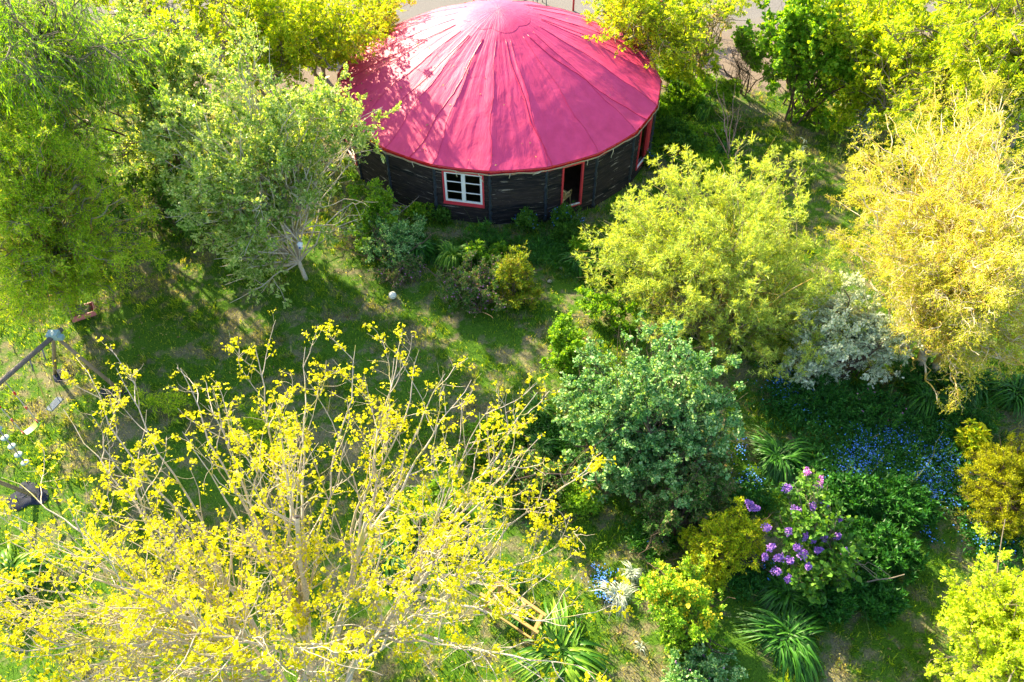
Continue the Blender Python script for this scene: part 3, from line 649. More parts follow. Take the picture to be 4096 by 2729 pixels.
L_DOG = leafmat('round_green_leaf', [(.05, .18, .045), (.11, .31, .08), (.23, .47, .15), (.48, .66, .30)], .35, .42, spec=.5, clump=.5)
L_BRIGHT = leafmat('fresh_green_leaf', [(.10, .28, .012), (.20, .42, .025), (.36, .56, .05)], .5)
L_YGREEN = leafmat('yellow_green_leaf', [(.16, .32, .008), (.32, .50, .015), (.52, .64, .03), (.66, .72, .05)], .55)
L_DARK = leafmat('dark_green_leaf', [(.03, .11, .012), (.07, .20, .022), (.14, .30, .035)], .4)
L_BRONZE = leafmat('bronze_tip_leaf', [(.04, .14, .02), (.08, .22, .035), (.15, .30, .06), (.30, .22, .13)], .35)
L_GSH = leafmat('golden_leaf', [(.18, .34, .01), (.42, .58, .015), (.70, .76, .03), (.50, .44, .02)], .4)
L_BERB = leafmat('barberry_leaf', [(.08, .19, .01), (.20, .34, .015), (.42, .50, .025), (.34, .28, .03)], .4)
L_YFL = leafmat('lime_leaf', [(.10, .30, .02), (.26, .48, .03), (.46, .66, .05)], .45)
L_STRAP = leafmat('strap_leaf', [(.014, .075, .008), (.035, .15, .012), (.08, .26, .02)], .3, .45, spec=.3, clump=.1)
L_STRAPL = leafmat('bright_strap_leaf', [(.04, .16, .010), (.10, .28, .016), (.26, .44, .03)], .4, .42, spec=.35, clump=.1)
L_WGRASS = leafmat('white_striped_grass', [(.28, .36, .26), (.50, .56, .45), (.66, .70, .60)], .3, tint=(1, 1, .8), clump=.1)
L_LILAC = leafmat('lilac_leaf', [(.04, .14, .015), (.10, .26, .03), (.22, .42, .05)], .4)
L_EUPH = leafmat('spurge_leaf', [(.014, .085, .012), (.03, .15, .02), (.07, .24, .03)], .3, .4)
L_CONI = leafmat('golden_conifer_leaf', [(.14, .19, .005), (.36, .41, .008), (.60, .60, .015)], .25)
L_LBUSH = leafmat('lemon_leaf', [(.28, .44, .012), (.50, .66, .03), (.72, .82, .10)], .5)
F_BLUE = plain('blue_petal', (.05, .19, .80), (.12, .34, .90), .6, 40)
F_PURP = plain('purple_petal', (.20, .06, .42), (.40, .22, .62), .6, 50); F_PINK = plain('pink_petal', (.75, .25, .55), (.60, .25, .70), .6, 50)
F_YEL = plain('yellow_petal', (.90, .68, .01), (.82, .58, .01), .6, 30); F_WHITE = plain('white_petal', (.8, .8, .75), (.7, .7, .65), .6, 30); F_MAUVE = plain('mauve_petal', (.50, .20, .42), (.35, .10, .30), .6, 40)
K_PALE = barkmat('pale_bark', (.56, .48, .40), (.36, .31, .25), 18, (.38, .35, .10), 3.0, .60)
K_GOLD = barkmat('golden_bark', (.70, .60, .46), (.50, .42, .30), 14, (.60, .42, .08), 2, .52)
K_GREY = barkmat('grey_bark', (.24, .20, .15), (.15, .12, .09), 14)
K_BROWN = barkmat('brown_bark', (.11, .07, .05), (.07, .045, .03), 14); K_LICH = barkmat('lichen_bark', (.24, .22, .14), (.14, .12, .08), 14, (.40, .28, .04), 3, .55)
K_GRN = barkmat('green_stem', (.10, .16, .04), (.06, .10, .02), 14)

# ---- the big yellow leaved tree in the foreground
def maple():
    global rng
    rng = np.random.default_rng(5)
    base = at(735, 1590); base[2] = 0
    root = thing('maple_tree', 'wide yellow leaved tree with bare pale branches filling the lower left', 'tree', base)
    st = [(-.35, .25), (.35, .35), (.05, -.3), (.75, .1), (-.7, -.1)]
    b0 = base+np.array([[x*.5, y*.5, -.1] for x, y in st]); tops = [at(690, 1180, 5.0), at(850, 1180, 5.2), at(640, 1440, 4.4), at(1000, 1290, 4.6), at(430, 1420, 4.2)]
    e = np.array(tops); mid = b0*.45+e*.55; mid[:, 2] = e[:, 2]*.35; mid[:, :2] = b0[:, :2]*.75+e[:, :2]*.25
    P0 = bez(b0, mid, e, 12, .03); R0 = V(.085, .085, .075, .07, .075)[:, None]*np.linspace(1, .42, 13)
    blobs = [(at(700, 1150, 5.2), V(3.2, 3.0, 1.6)), (at(400, 1300, 4.8), V(3.2, 2.8, 1.5)), (at(1000, 1300, 4.6), V(2.6, 2.4, 1.4)), (at(800, 950, 5.0), V(2.0, 1.8, 1.5)),
             (at(230, 1270, 4.6), V(1.9, 1.8, 1.2)), (at(700, 1500, 5.0), V(3, 1.6, 1.4)), (at(150, 1500, 4.4), V(2.0, 1.8, 1.3))]
    tg, _ = blob_pts(blobs, 44, .7, 2.4)
    fixed = [at(925, 770, 5.5), at(1340, 1085, 5.0), at(1338, 1228, 4.6), at(1235, 900, 5.2), at(590, 790, 5.2), at(270, 850, 4.8), at(170, 820, 4.5), at(140, 945, 4.6), at(10, 1090, 4.6), at(410, 850, 4.8),
             at(1085, 870, 5.3), at(1010, 860, 5.6), at(820, 790, 5.6), at(705, 800, 5.4), at(1255, 1010, 5.2), at(1380, 1550, 4.6), at(1310, 1440, 4.4), at(-40, 1350, 4.6), at(20, 1250, 4.8), at(1130, 930, 5.0),
             at(-20, 1500, 4.6), at(100, 1470, 4.4), at(-60, 1400, 4.5), at(200, 1560, 4.2), at(40, 1580, 4.2), at(30, 1180, 4.4), at(480, 930, 5.2), at(975, 800, 5.6)]
    tg = np.concatenate([tg, np.array(fixed)]); n = len(tg)
    # nearest stem by azimuth round the base
    dd = ((tg[:, None, :2]-e[None, :, :2])**2).sum(-1); i = dd.argmin(1)
    u = .25+.7*rng.random(n); kk = (u*12).astype(int); s = P0[i, kk]; m = s*.5+tg*.5; m[:, 2] = s[:, 2]*.45+tg[:, 2]*.55+.02*np.linalg.norm(tg-s, axis=1)
    P1 = bez(s, m, tg, 14, .045); R1 = np.maximum(R0[i, kk]*.55, .03)[:, None]*np.linspace(1, .16, 15)
    P2, R2 = grow(P1, R1, 480, .12, .96, 40, (1.0, 2.1), 9, .12, .07, .55, .009, curl=.05)
    P2b, R2b = grow(P1, R1, 130, .2, .9, 50, (1.0, 1.8), 8, .05, .30, .5, .009)          # upright water shoots
    P2 = np.concatenate([P2, P2b[:, np.minimum(np.arange(10), 8)]]) if P2b.shape[1] == 9 else P2
    if len(P2) > len(R2): 
        P2[len(R2):, 9] = P2[len(R2):, 8]+(P2[len(R2):, 8]-P2[len(R2):, 7])*.6; R2 = np.concatenate([R2, R2b[:, np.minimum(np.arange(10), 8)]])
    P3, R3 = grow(P2, R2, 3200, .2, 1, 48, (.22, .62), 5, .16, .08, .55, .0042)
    mb = MB().tubes(P0, R0, 12).tubes(P1, R1, 8).tubes(P2, R2, 5).tubes(P3, R3, 3)
    mb.build('trunk', K_PALE, root, base)
    # tufts of small hanging leaves at the buds
    mb = MB()
    P4 = np.concatenate([P3, P2[:, 4:]]) if P2[:, 4:].shape[1] == P3.shape[1] else P3
    nt_ = 4100; _, _, p, T = sample(P4, nt_, .3, 1.0)
    keep = rng.random(nt_) < .62+.2*np.sin(p[:, 0]*1.9+1)*np.sin(p[:, 1]*2.3); p = p[keep]
    tips = np.concatenate([P3[:, -1], P1[:, -1]]); p = np.concatenate([p, tips[rng.random(len(tips)) < .38]])
    i = np.repeat(np.arange(len(p)), 8); q = p[i]+rnd(len(i), .036)
    leaves(mb, q, rnd(len(i))*V(1, 1, .5)+V(0, 0, -.35), .044, .036, 'lobed', .4)
    mb.build('crown', L_MAPLE, root, base)
maple()

# ---- left side trees
plant('willow_tree', 'bushy grey green leaved tree with a leaning pale trunk left of the yurt', 'tree', at(705, 645),
  [B(600, 230, 5., 1.7), B(400, 290, 4.2, .8), B(480, 310, 4.3, 1.5), B(720, 250, 4.6, 1.5), B(430, 430, 3.2, 1.1), B(560, 480, 2.9, 1.5), B(780, 340, 3.9, 1.05), B(845, 430, 2.6, .75), B(530, 590, 1.7, .95), B(560, 630, 1.0, .8), B(470, 520, 2.2, 1.), B(640, 330, 4.2, 1.5), B(850, 250, 3.6, .7), B(800, 470, 1.9, .8)],
  L_SILV, K_PALE, 1, .12, .075, 150, 5, 5, (.5, 1.0), (.22, .45), 62000, .066, .034, 'oval', .35, up2=.09, up3=.05, top=at(600, 250, 4.6), lup=.9, bs=1.3, lf=1.35)
plant('curly_willow_tree', 'green corkscrew willow overhanging the swing frame at the left edge', 'tree', at(165, 712),
  [B(60, 190, 6., 1.4), B(170, 280, 5.3, 1.1), B(60, 380, 4.9, 1.7), B(240, 430, 3.9, 1.3), B(110, 560, 3.4, 1.6), B(290, 520, 2.9, 1.4), B(60, 680, 2.6, 1.3), B(235, 630, 1.9, 1.), B(0, 560, 4., 1.5), B(-60, 350, 5, 1.8), B(340, 590, 2.0, .7), B(120, 700, 2.0, .8)],
  L_CURLY, K_LICH, 3, .35, .12, 170, 6, 5, (.5, 1.1), (.3, .6), 88000, .066, .017, 'lance', .35, wig=.25, curl=.55, up2=.02, up3=-.02, top=at(110, 420, 4.4), lspread=1.2)
plant('weeping_willow_tree', 'tall weeping willow with hanging green strands in the top left corner', 'tree', at(120, 330),
  [B(40, 60, 7., 2.4), B(150, 80, 6.4, 1.9), B(-80, 180, 6, 2.4), B(150, 200, 4.6, 1.6), B(60, 250, 4.2, 1.6), B(200, 300, 3.0, 1.2)],
  L_WEEP, K_GREY, 2, .3, .2, 110, 5, 5, (.6, 1.2), (1.0, 2.0), 60000, .11, .016, 'lance', .4, wig=.08, up2=-.05, up3=-.38, a3=60, top=at(40, 100, 6.5), droop=1.)
plant('hazel_tree', 'many stemmed pale leaved thicket tree between the weeping willow and the grey green tree', 'tree', at(430, 440),
  [B(290, 130, 5., 1.7), B(400, 230, 4., 1.5), B(250, 270, 3.8, 1.5), B(330, 360, 2.4, 1.3), B(400, 90, 5.4, 1.5), B(220, 380, 2.2, 1.2), B(310, 60, 5.4, 1.5), B(440, 330, 2.2, 1.), B(470, 160, 4.2, 1.2), B(350, 200, 4.4, 1.5)],
  L_SILV, K_BROWN, 12, .7, .045, 120, 5, 5, (.4, .9), (.2, .45), 42000, .07, .04, 'oval', .4, up2=.1, top=at(330, 160, 4.4), lup=.9, bs=1.25)
plant('ash_tree', 'bright green leaved tree along the top edge left of the yurt', 'tree', at(590, 200),
  [B(540, 50, 5., 1.6), B(630, 100, 4.2, 1.4), B(560, 160, 3.0, 1.2), B(480, 40, 5., 1.4), B(600, 20, 5.4, 1.5)],
  L_YGREEN, K_GREY, 3, .5, .08, 90, 5, 5, (.4, .9), (.25, .5), 32000, .09, .035, 'oval', .4, bs=1.3, top=at(560, 90, 4.2))
plant('lime_tree', 'lime green tree behind the grey green tree at the roof edge', 'tree', at(740, 175),
  [B(700, 40, 4.6, 1.6), B(790, 60, 4., 1.2), B(720, 120, 3.0, 1.3), B(650, 90, 4., 1.2), B(780, 130, 2.2, .9)],
  L_YGREEN, K_GREY, 3, .5, .08, 80, 5, 5, (.4, .9), (.2, .45), 28000, .085, .04, 'oval', .4, bs=1.3, lf=1., top=at(720, 80, 4.))
plant('alder_tree', 'thin yellow green tree with upright trunks touching the left roof edge', 'tree', at(850, 112),
  [B(850, 20, 3.9, 1.0), B(900, 0, 3.8, .9), B(820, 70, 2.6, .8), B(880, 50, 2.6, .8), B(930, -5, 3.0, .6)],
  L_YGREEN, K_LICH, 3, .6, .09, 55, 4, 5, (.4, .8), (.2, .4), 13000, .08, .038, 'oval', .4, lf=.8, top=at(860, 20, 3.8))
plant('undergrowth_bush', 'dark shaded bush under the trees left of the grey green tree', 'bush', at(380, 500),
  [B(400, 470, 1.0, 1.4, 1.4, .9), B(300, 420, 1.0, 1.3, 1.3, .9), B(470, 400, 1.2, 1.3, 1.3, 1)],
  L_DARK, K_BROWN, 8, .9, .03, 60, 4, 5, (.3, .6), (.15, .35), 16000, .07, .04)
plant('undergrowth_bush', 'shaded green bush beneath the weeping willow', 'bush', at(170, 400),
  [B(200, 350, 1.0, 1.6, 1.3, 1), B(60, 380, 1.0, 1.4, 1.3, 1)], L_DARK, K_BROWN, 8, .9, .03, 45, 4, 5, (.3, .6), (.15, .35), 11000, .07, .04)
plant('bush', 'yellow green bush at the yurt wall just behind the leaning pale trunk', 'bush', at(830, 560),
  [B(860, 510, .8, .7, .7, .6), B(830, 470, .9, .8, .7, .7)], L_BRIGHT, K_GREY, 7, .5, .02, 45, 4, 5, (.25, .5), (.15, .3), 13000, .055, .03)
plant('bush', 'dark small leaved bush between the yurt wall and the two strap leaved clumps', 'bush', at(900, 600),
  [B(900, 560, .7, .75, .7, .6), B(930, 520, .7, .6, .6, .5), B(870, 530, .7, .7, .6, .55)], L_DOG, K_BROWN, 7, .5, .02, 45, 4, 6, (.2, .45), (.1, .25), 16000, .04, .024)
def flower_spots(mat_, n, size, hz_=.05):
    def f(mb, P1, P2, P3, root):
        m_ = MB(); p = P3[rng.integers(0, len(P3), n), -1]+rnd(n, hz_)
        p = np.repeat(p, 3, 0)+rnd(n*3, size*.5); leaves(m_, p, rnd(n*3), size, size*.8, 'oval', .6); m_.build('blossom', mat_, root, np.array(root.location))
    return f
plant('flowering_shrub', 'low shrub with dull pink flowers just above the white ball', 'shrub', at(905, 645),
  [B(905, 625, .3, .55, .45, .35), B(940, 610, .3, .4, .4, .3)], L_BRONZE, K_BROWN, 7, .4, .012, 40, 3, 5, (.15, .3), (.08, .2), 7000, .035, .02, extra=flower_spots(F_MAUVE, 140, .025))
plant('flowering_shrub', 'rounded mauve dotted shrub mound in the middle of the garden', 'shrub', at(1085, 700),
  [B(1080, 650, .55, .85, .75, .55), B(1120, 690, .4, .7, .6, .4), B(1050, 690, .4, .55, .5, .4), B(1120, 620, .6, .6, .6, .5)], L_BRONZE, K_BROWN, 9, .5, .015, 70, 4, 6, (.15, .35), (.08, .2), 24000, .036, .021, lo=.55, extra=flower_spots(F_MAUVE, 420, .028))
plant('barberry_bush', 'golden tipped bush against the right side of the mauve shrub mound', 'bush', at(1185, 690),
  [B(1180, 640, .7, .55, .5, .6), B(1195, 600, 1.0, .4, .4, .5), B(1200, 680, .35, .55, .4, .35)], L_BERB, K_BROWN, 7, .3, .014, 55, 4, 6, (.15, .35), (.1, .25), 13000, .045, .022, lo=.5, up2=.15)
plant('weigela_bush', 'small leafy green weed bush between the grass slope and the mauve mound', 'bush', at(1120, 600),
  [B(1115, 580, .4, .6, .5, .35)], L_BRIGHT, K_GRN, 6, .4, .01, 22, 3, 5, (.15, .3), (.1, .2), 3500, .05, .03, extra=flower_spots(F_YEL, 14, .03))

# ---- behind and right of the yurt
plant('birch_tree', 'airy light green tree just right of the yurt roof', 'tree', at(1490, 185),
  [B(1420, 50, 3.6, 1.2), B(1510, 70, 3.8, 1.2), B(1570, 50, 3.8, 1.1), B(1470, 0, 4., 1.2), B(1380, 10, 3.4, .9)],
  L_YGREEN, K_LICH, 4, .8, .10, 75, 4, 5, (.4, .9), (.2, .45), 19000, .075, .035, 'oval', .4, bs=1.25, top=at(1480, 30, 3.8))
plant('birch_tree', 'yellow green hanging leaved tree right of the hanging chair', 'tree', at(1600, 180),
  [B(1600, 90, 2.8, 1.1), B(1640, 30, 3.4, 1.2), B(1590, 140, 1.9, .8), B(1560, 20, 3.4, .9)],
  L_YGREEN, K_LICH, 3, .5, .08, 70, 4, 5, (.4, .8), (.25, .5), 18000, .07, .03, 'oval', .4, bs=1.25, up3=-.1)
plant('bush', 'darker green upright bush standing on the sandy yard edge', 'bush', at(1705, 215),
  [B(1690, 150, 1.5, .8, .8, 1.1), B(1720, 110, 2.0, .7, .7, .8)], L_BRIGHT, K_BROWN, 7, .4, .03, 60, 4, 5, (.3, .6), (.15, .35), 13000, .065, .04)
plant('hazel_tree', 'many stemmed broad leaved shrub tree on the far side of the grass corridor', 'tree', at(1830, 265),
  [B(1800, 110, 2.8, 1.3), B(1860, 60, 3.4, 1.4), B(1880, 150, 2.4, 1.2), B(1790, 180, 1.6, 1.), B(1830, 10, 3.8, 1.4), B(1840, 240, .5, 1.3, .8, .5)],
  L_BRIGHT, K_BROWN, 13, .9, .04, 95, 4, 4, (.4, .9), (.2, .45), 24000, .10, .075, 'oval', .4, bs=1.3, up2=.12, top=at(1830, 80, 3.))
plant('elm_tree', 'yellow green backlit tree between the hazel and the top right willow', 'tree', at(1990, 290),
  [B(1950, 160, 2.4, 1.2), B(2040, 100, 3.4, 1.6), B(1990, 230, 1.3, 1.1), B(2070, 200, 2.2, 1.3), B(1960, 50, 3.8, 1.5), B(2080, 20, 4.2, 1.6)],
  L_YGREEN, K_GREY, 5, .8, .07, 120, 5, 5, (.4, .9), (.2, .45), 36000, .09, .055, 'oval', .4, bs=1.35, top=at(2000, 110, 3.4))
plant('willow_tree', 'large bright green willow in the top right corner', 'tree', at(2300, 330),
  [B(2200, 120, 5., 1.7), B(2290, 60, 5.6, 1.9), B(2340, 180, 5, 1.8), B(2180, 230, 3.6, 1.4), B(2260, 270, 3.6, 1.4), B(2160, 30, 5.2, 1.5), B(2400, 60, 6, 2)],
  L_YGREEN, K_GREY, 3, .5, .16, 130, 5, 5, (.5, 1.), (.25, .5), 52000, .115, .030, 'lance', .4, bs=1.25, up3=-.05, top=at(2260, 130, 5))
plant('curly_willow_tree', 'huge golden corkscrew willow with twisting orange branches on the right', 'tree', at(2112, 870),
  [B(2150, 420, 4.6, 1.9), B(2280, 300, 5.4, 1.8), B(2250, 600, 4.4, 2.), B(2060, 520, 3.5, 1.2), B(2340, 480, 5., 1.9), B(2050, 340, 4.0, 1.0), B(2320, 700, 3.4, 1.6), B(2150, 700, 3., 1.3), B(2210, 880, 1.6, .7), B(2000, 560, 2.6, .7), B(2230, 250, 4.4, 1.3), B(1985, 370, 3.0, .8), B(1960, 480, 2.6, .9), B(1990, 600, 2.2, .9), B(2330, 830, 2.6, 1.2), B(2120, 620, 3.2, 1.2), B(2180, 560, 4.6, 1.3), B(2100, 450, 4.4, 1.2), B(2060, 690, 2.6, .9), B(2300, 560, 5.4, 1.4), B(2200, 780, 2.6, .9)],
  L_GOLD, K_GOLD, 5, .6, .12, 290, 7, 4, (.5, 1.0), (.3, .6), 112000, .05, .016, 'lance', .3, wig=.25, curl=.75, up2=-.06, up3=-.12, top=at(2200, 520, 4.2), lspread=1.2, k=5, rr=.62)
plant('rosemary_willow_shrub', 'broad narrow leaved yellowish shrub in front of the yurt on the right', 'shrub', at(1660, 790),
  [B(1470, 560, 1.9, 1.2), B(1395, 590, 1.2, .8), B(1420, 520, 1.5, .7), B(1530, 440, 2.3, .9), B(1660, 500, 2.6, 1.7), B(1800, 600, 2.3, 1.5), B(1600, 680, 1.5, 1.4), B(1770, 740, 1.3, 1.2), B(1420, 570, 1.4, .7), B(1750, 430, 2.7, 1.1), B(1560, 470, 2.3, 1.1), B(1690, 620, 2.2, 1.5), B(1860, 680, 1.8, 1.0)],
  L_WSH, K_LICH, 14, .8, .035, 400, 5, 4, (.3, .6), (.14, .28), 40000, .092, .012, 'lance', .68, mode='rosette', per=12, bs=1.5, lf=1.4, up2=.14, up3=.10, top=at(1660, 600, 2.), whorls=2)
plant('variegated_shrub', 'cream variegated shrub tucked under the golden corkscrew willow', 'shrub', at(1945, 850),
  [B(1930, 770, 1.3, 1.2, 1., .9), B(1860, 820, .9, .7, .7, .6), B(2030, 790, 1.1, .9, .8, .8), B(1960, 690, 1.7, .8), B(1840, 850, .5, .6, .5, .5)],
  L_VARI, K_BROWN, 8, .6, .03, 110, 4, 5, (.2, .45), (.12, .28), 26000, .062, .034, 'oval', .6)
plant('dogwood_shrub', 'big rounded shrub of small roundish green leaves in the centre right', 'shrub', at(1500, 1080),
  [B(1490, 880, 1.9, 1.5, 1.3, 1.3), B(1390, 930, 1.5, 1.0), B(1590, 940, 1.7, 1.0), B(1440, 1030, 1.1, 1.0), B(1560, 1040, 1.2, 1.0), B(1400, 1040, .8, .8)],
  L_DOG, K_BROWN, 9, .6, .04, 330, 5, 5, (.2, .4), (.10, .24), 70000, .046, .038, 'oval', .74, lup=.9, bs=1.3, lf=2.2)
plant('currant_bush', 'light green bush behind the upper left of the rounded shrub', 'bush', at(1300, 830),
  [B(1300, 780, .8, .5, .5, .6), B(1280, 820, .6, .4, .4, .4)], L_BRIGHT, K_GRN, 5, .3, .014, 35, 4, 5, (.15, .35), (.1, .25), 6500, .055, .045)
plant('currant_bush', 'sparse pale green bush at the foot of the narrow leaved shrub', 'bush', at(1390, 735),
  [B(1375, 700, .6, .7, .5, .4), B(1440, 720, .7, .5, .5, .5)], L_BRIGHT, K_GRN, 6, .5, .012, 32, 3, 5, (.15, .35), (.1, .25), 4200, .06, .05)
plant('bush', 'dark small leaved bush with brown tips below the rounded shrub', 'bush', at(1570, 1230),
  [B(1590, 1110, 1.0, .85, .8, .8), B(1540, 1190, .7, .7, .6, .6), B(1640, 1090, .9, .5, .5, .6), B(1510, 1230, .4, .4, .4, .35)],
  L_BRONZE, K_BROWN, 9, .5, .02, 90, 4, 6, (.15, .35), (.08, .2), 34000, .036, .02, 'oval', .6)
plant('golden_bush', 'upright bush of bright yellow green tips left of the lilac', 'bush', at(1690, 1290),
  [B(1690, 1210, 1.0, .55, .5, .6), B(1640, 1260, .7, .5, .5, .5), B(1710, 1270, .6, .5, .45, .5)], L_GSH, K_BROWN, 7, .35, .016, 60, 4, 5, (.15, .35), (.1, .22), 15000, .045, .016, 'lance', .5, up2=.2)
plant('golden_bush', 'low orange gold bush below left of the upright golden bush', 'bush', at(1610, 1310),
  [B(1600, 1270, .5, .45, .4, .4), B(1640, 1310, .4, .4, .35, .3)], L_GSH, K_BROWN, 6, .35, .014, 40, 4, 5, (.12, .3), (.08, .2), 10000, .03, .018)
def yellow_bl(mb, P1, P2, P3, root):
    m_ = MB(); c = np.array([at(1600, 1400, .9), at(1520, 1350, 1.0), at(1580, 1360, 1.1)]); t = P3[:, -1]
    d = np.min(np.linalg.norm(t[:, None]-c, axis=-1), 1); k = np.where(d < .5)[0]; k = k[rng.random(len(k)) < .6][:520]
    p = np.repeat(t[k], 6, 0)+rnd(len(k)*6, .022); leaves(m_, p, rnd(len(p)), .04, .028, 'oval', .6); m_.build('blossom', F_YEL, root, np.array(root.location))
plant('yellow_flowered_shrub', 'lime leaved shrub with patches of yellow flowers above the corner geranium', 'shrub', at(1565, 1470),
  [B(1560, 1360, .9, .7, .6, .6), B(1590, 1430, .6, .65, .55, .5), B(1520, 1350, .9, .4, .4, .5)], L_YFL, K_BROWN, 8, .4, .016, 80, 4, 6, (.15, .3), (.08, .2), 21000, .042, .025, 'oval', .6, extra=yellow_bl)
plant('geranium_mound', 'low green mound with tiny pink flowers at the bottom edge', 'plant', at(1620, 1560),
  [B(1620, 1545, .25, .75, .5, .3), B(1560, 1560, .25, .4, .4, .3)], L_DOG, K_GRN, 10, .5, .008, 50, 3, 5, (.1, .25), (.08, .18), 9000, .04, .03, 'oval', .5, extra=flower_spots(F_PINK, 40, .022))
# ---- lilac with its panicles
PAN = [(1855, 1085, 1), (1882, 1108, 1), (1808, 1122, 0), (1830, 1172, 0), (1868, 1165, 0), (1895, 1160, 0), (1812, 1222, 0), (1762, 1212, 0), (1850, 1233, 0), (1868, 1240, 0), (1893, 1235, 0), (1832, 1258, 0), (1880, 1265, 0), (1845, 1275, 0), (1790, 1282, 0), (1815, 1288, 0), (1772, 1258, 0), (1758, 1279, 0), (1785, 1313, 0), (1810, 1330, 0), (1925, 1192, 0), (1925, 1232, 0), (1943, 1272, 0), (1722, 1158, 0), (1735, 1168, 0), (1857, 1302, 0)]
def lilac_bl(mb, P1, P2, P3, root):
    for x, y, pk in PAN:
        z = np.interp(y, [1080, 1340], [2.05, 1.25]); c = at(x, y, z); n_ = 230; h_ = rng.random(n_)
        r_ = .062*(1-.55*h_)*np.sqrt(rng.random(n_))*1.25; a = rng.random(n_)*6.28; ax = nz((V(0, -.3, 1)+rnd(1, .35)[0])[None])[0]
        e1 = nz(np.cross(ax, V(1, 0, 0))[None])[0]; e2 = np.cross(ax, e1); big = .8+.5*rng.random() if len(PAN) else 1
        p = c+big*(ax*(h_[:, None]-.4)*.17+(e1*np.cos(a)[:, None]+e2*np.sin(a)[:, None])*r_[:, None])
        m_ = MB(); leaves(m_, p, rnd(n_)*.6+(p-c)*12, .026, .022, 'oval', .2); m_.build('flower_panicle', F_PINK if pk else F_PURP, root, np.array(root.location))
        m_.__init__()
plant('lilac_shrub', 'lilac shrub with purple and pink flower heads on heart shaped leaves', 'shrub', at(1850, 1350),
  [B(1850, 1115, 1.75, .45, .4, .4), B(1870, 1190, 1.6, .55, .5, .45), B(1890, 1280, 1.15, .6, .5, .45), B(1800, 1190, 1.2, .35, .35, .4), B(1920, 1230, 1.2, .35), B(1880, 1330, .8, .55, .4, .3)],
  L_LILAC, K_GREY, 5, .3, .03, 75, 3, 4, (.2, .4), (.1, .25), 3600, .085, .066, 'oval', .5, extra=lilac_bl, lup=1.0)
for (x, y, r, lb) in ((1950, 1150, .65, 'low whorled leaf mound beside the top of the lilac'), (2070, 1165, .72, 'whorled leaf mound nearest the conifer and blue flowers'), (2010, 1280, .95, 'largest whorled dark green mound right of the lilac'), (2000, 1380, .55, 'lowest whorled mound at the edge of the dry lawn'), (1900, 1385, .5, 'whorled mound at the foot of the lilac')):
    plant('spurge_mound', lb, 'plant', at(x, y), [(at(x, y, .18), V(r, r*.85, .32))], L_EUPH, K_GRN, 12, r*.5, .008, int(110*r+40), 3, 2, (.12, .25), (.06, .14), 0, .10, .026, 'lance', .6, mode='rosette', per=13, up2=.4, up3=.5, whorls=2, group='whorled dark green mounds', ang=78)
def cone_tufts(mb, P1, P2, P3, root): pass
plant('golden_conifer', 'dense rounded golden conifer at the right edge', 'conifer', at(2330, 1210),
  [B(2320, 1130, .75, 1.1, 1.0, .85), B(2345, 1080, 1.0, .85, .8, .75)], L_CONI, K_BROWN, 8, .3, .03, 300, 5, 5, (.14, .26), (.07, .15), 80000, .036, .013, 'lance', .78, up2=.25, up3=.25)
plant('variegated_shrub', 'small yellow edged shrub beside the top of the golden conifer', 'shrub', at(2235, 1035),
  [B(2235, 1010, .5, .4, .35, .35)], L_GSH, K_BROWN, 5, .2, .012, 24, 3, 3, (.12, .2), (.06, .12), 0, .10, .03, 'oval', .5, mode='rosette', per=8)
plant('lemon_bush', 'lemon yellow leaved bush with long upright shoots in the lower right corner', 'bush', at(2330, 1540),
  [B(2300, 1430, 1.6, .9), B(2360, 1350, 1.9, .9), B(2250, 1520, 1.0, .8), B(2215, 1400, 1.2, .5), B(2340, 1540, 1.2, .9), B(2400, 1440, 1.8, 1.)],
  L_LBUSH, K_GREY, 9, .5, .03, 150, 5, 4, (.35, .8), (.12, .3), 52000, .04, .03, 'oval', .5, bs=1.25, up2=.16, up3=.12, a2=32)
for lb, x, y, r, h in (('dark hedge bush behind the airy tree right of the roof', 1480, 60, 1.8, 2.0), ('green hedge bush behind the backlit tree', 1960, 90, 2.0, 2.4), ('green hedge bush below the top right willow', 2130, 230, 1.8, 1.8), ('green hedge bush in the top right behind the willow', 2230, 60, 2.2, 2.4),
  ('green hedge bush behind the lime green tree', 700, 60, 2.2, 2.4), ('green hedge bush behind the bright tree on the top edge', 540, 60, 2.2, 2.6), ('green hedge bush behind the thicket tree', 330, 30, 2.4, 3.0)):
    plant('hedge_bush', lb, 'bush', at(x, y), [(at(x, y)+V(0, 0, h*.5), V(r, r*.7, h*.55))], L_YGREEN if x > 1500 or x < 800 else L_BRIGHT, K_BROWN, 8, r*.5, .03, 60, 4, 4, (.4, .8), (.2, .4), 9000, .10, .05, 'oval', .5, group='hedge bushes behind the garden')
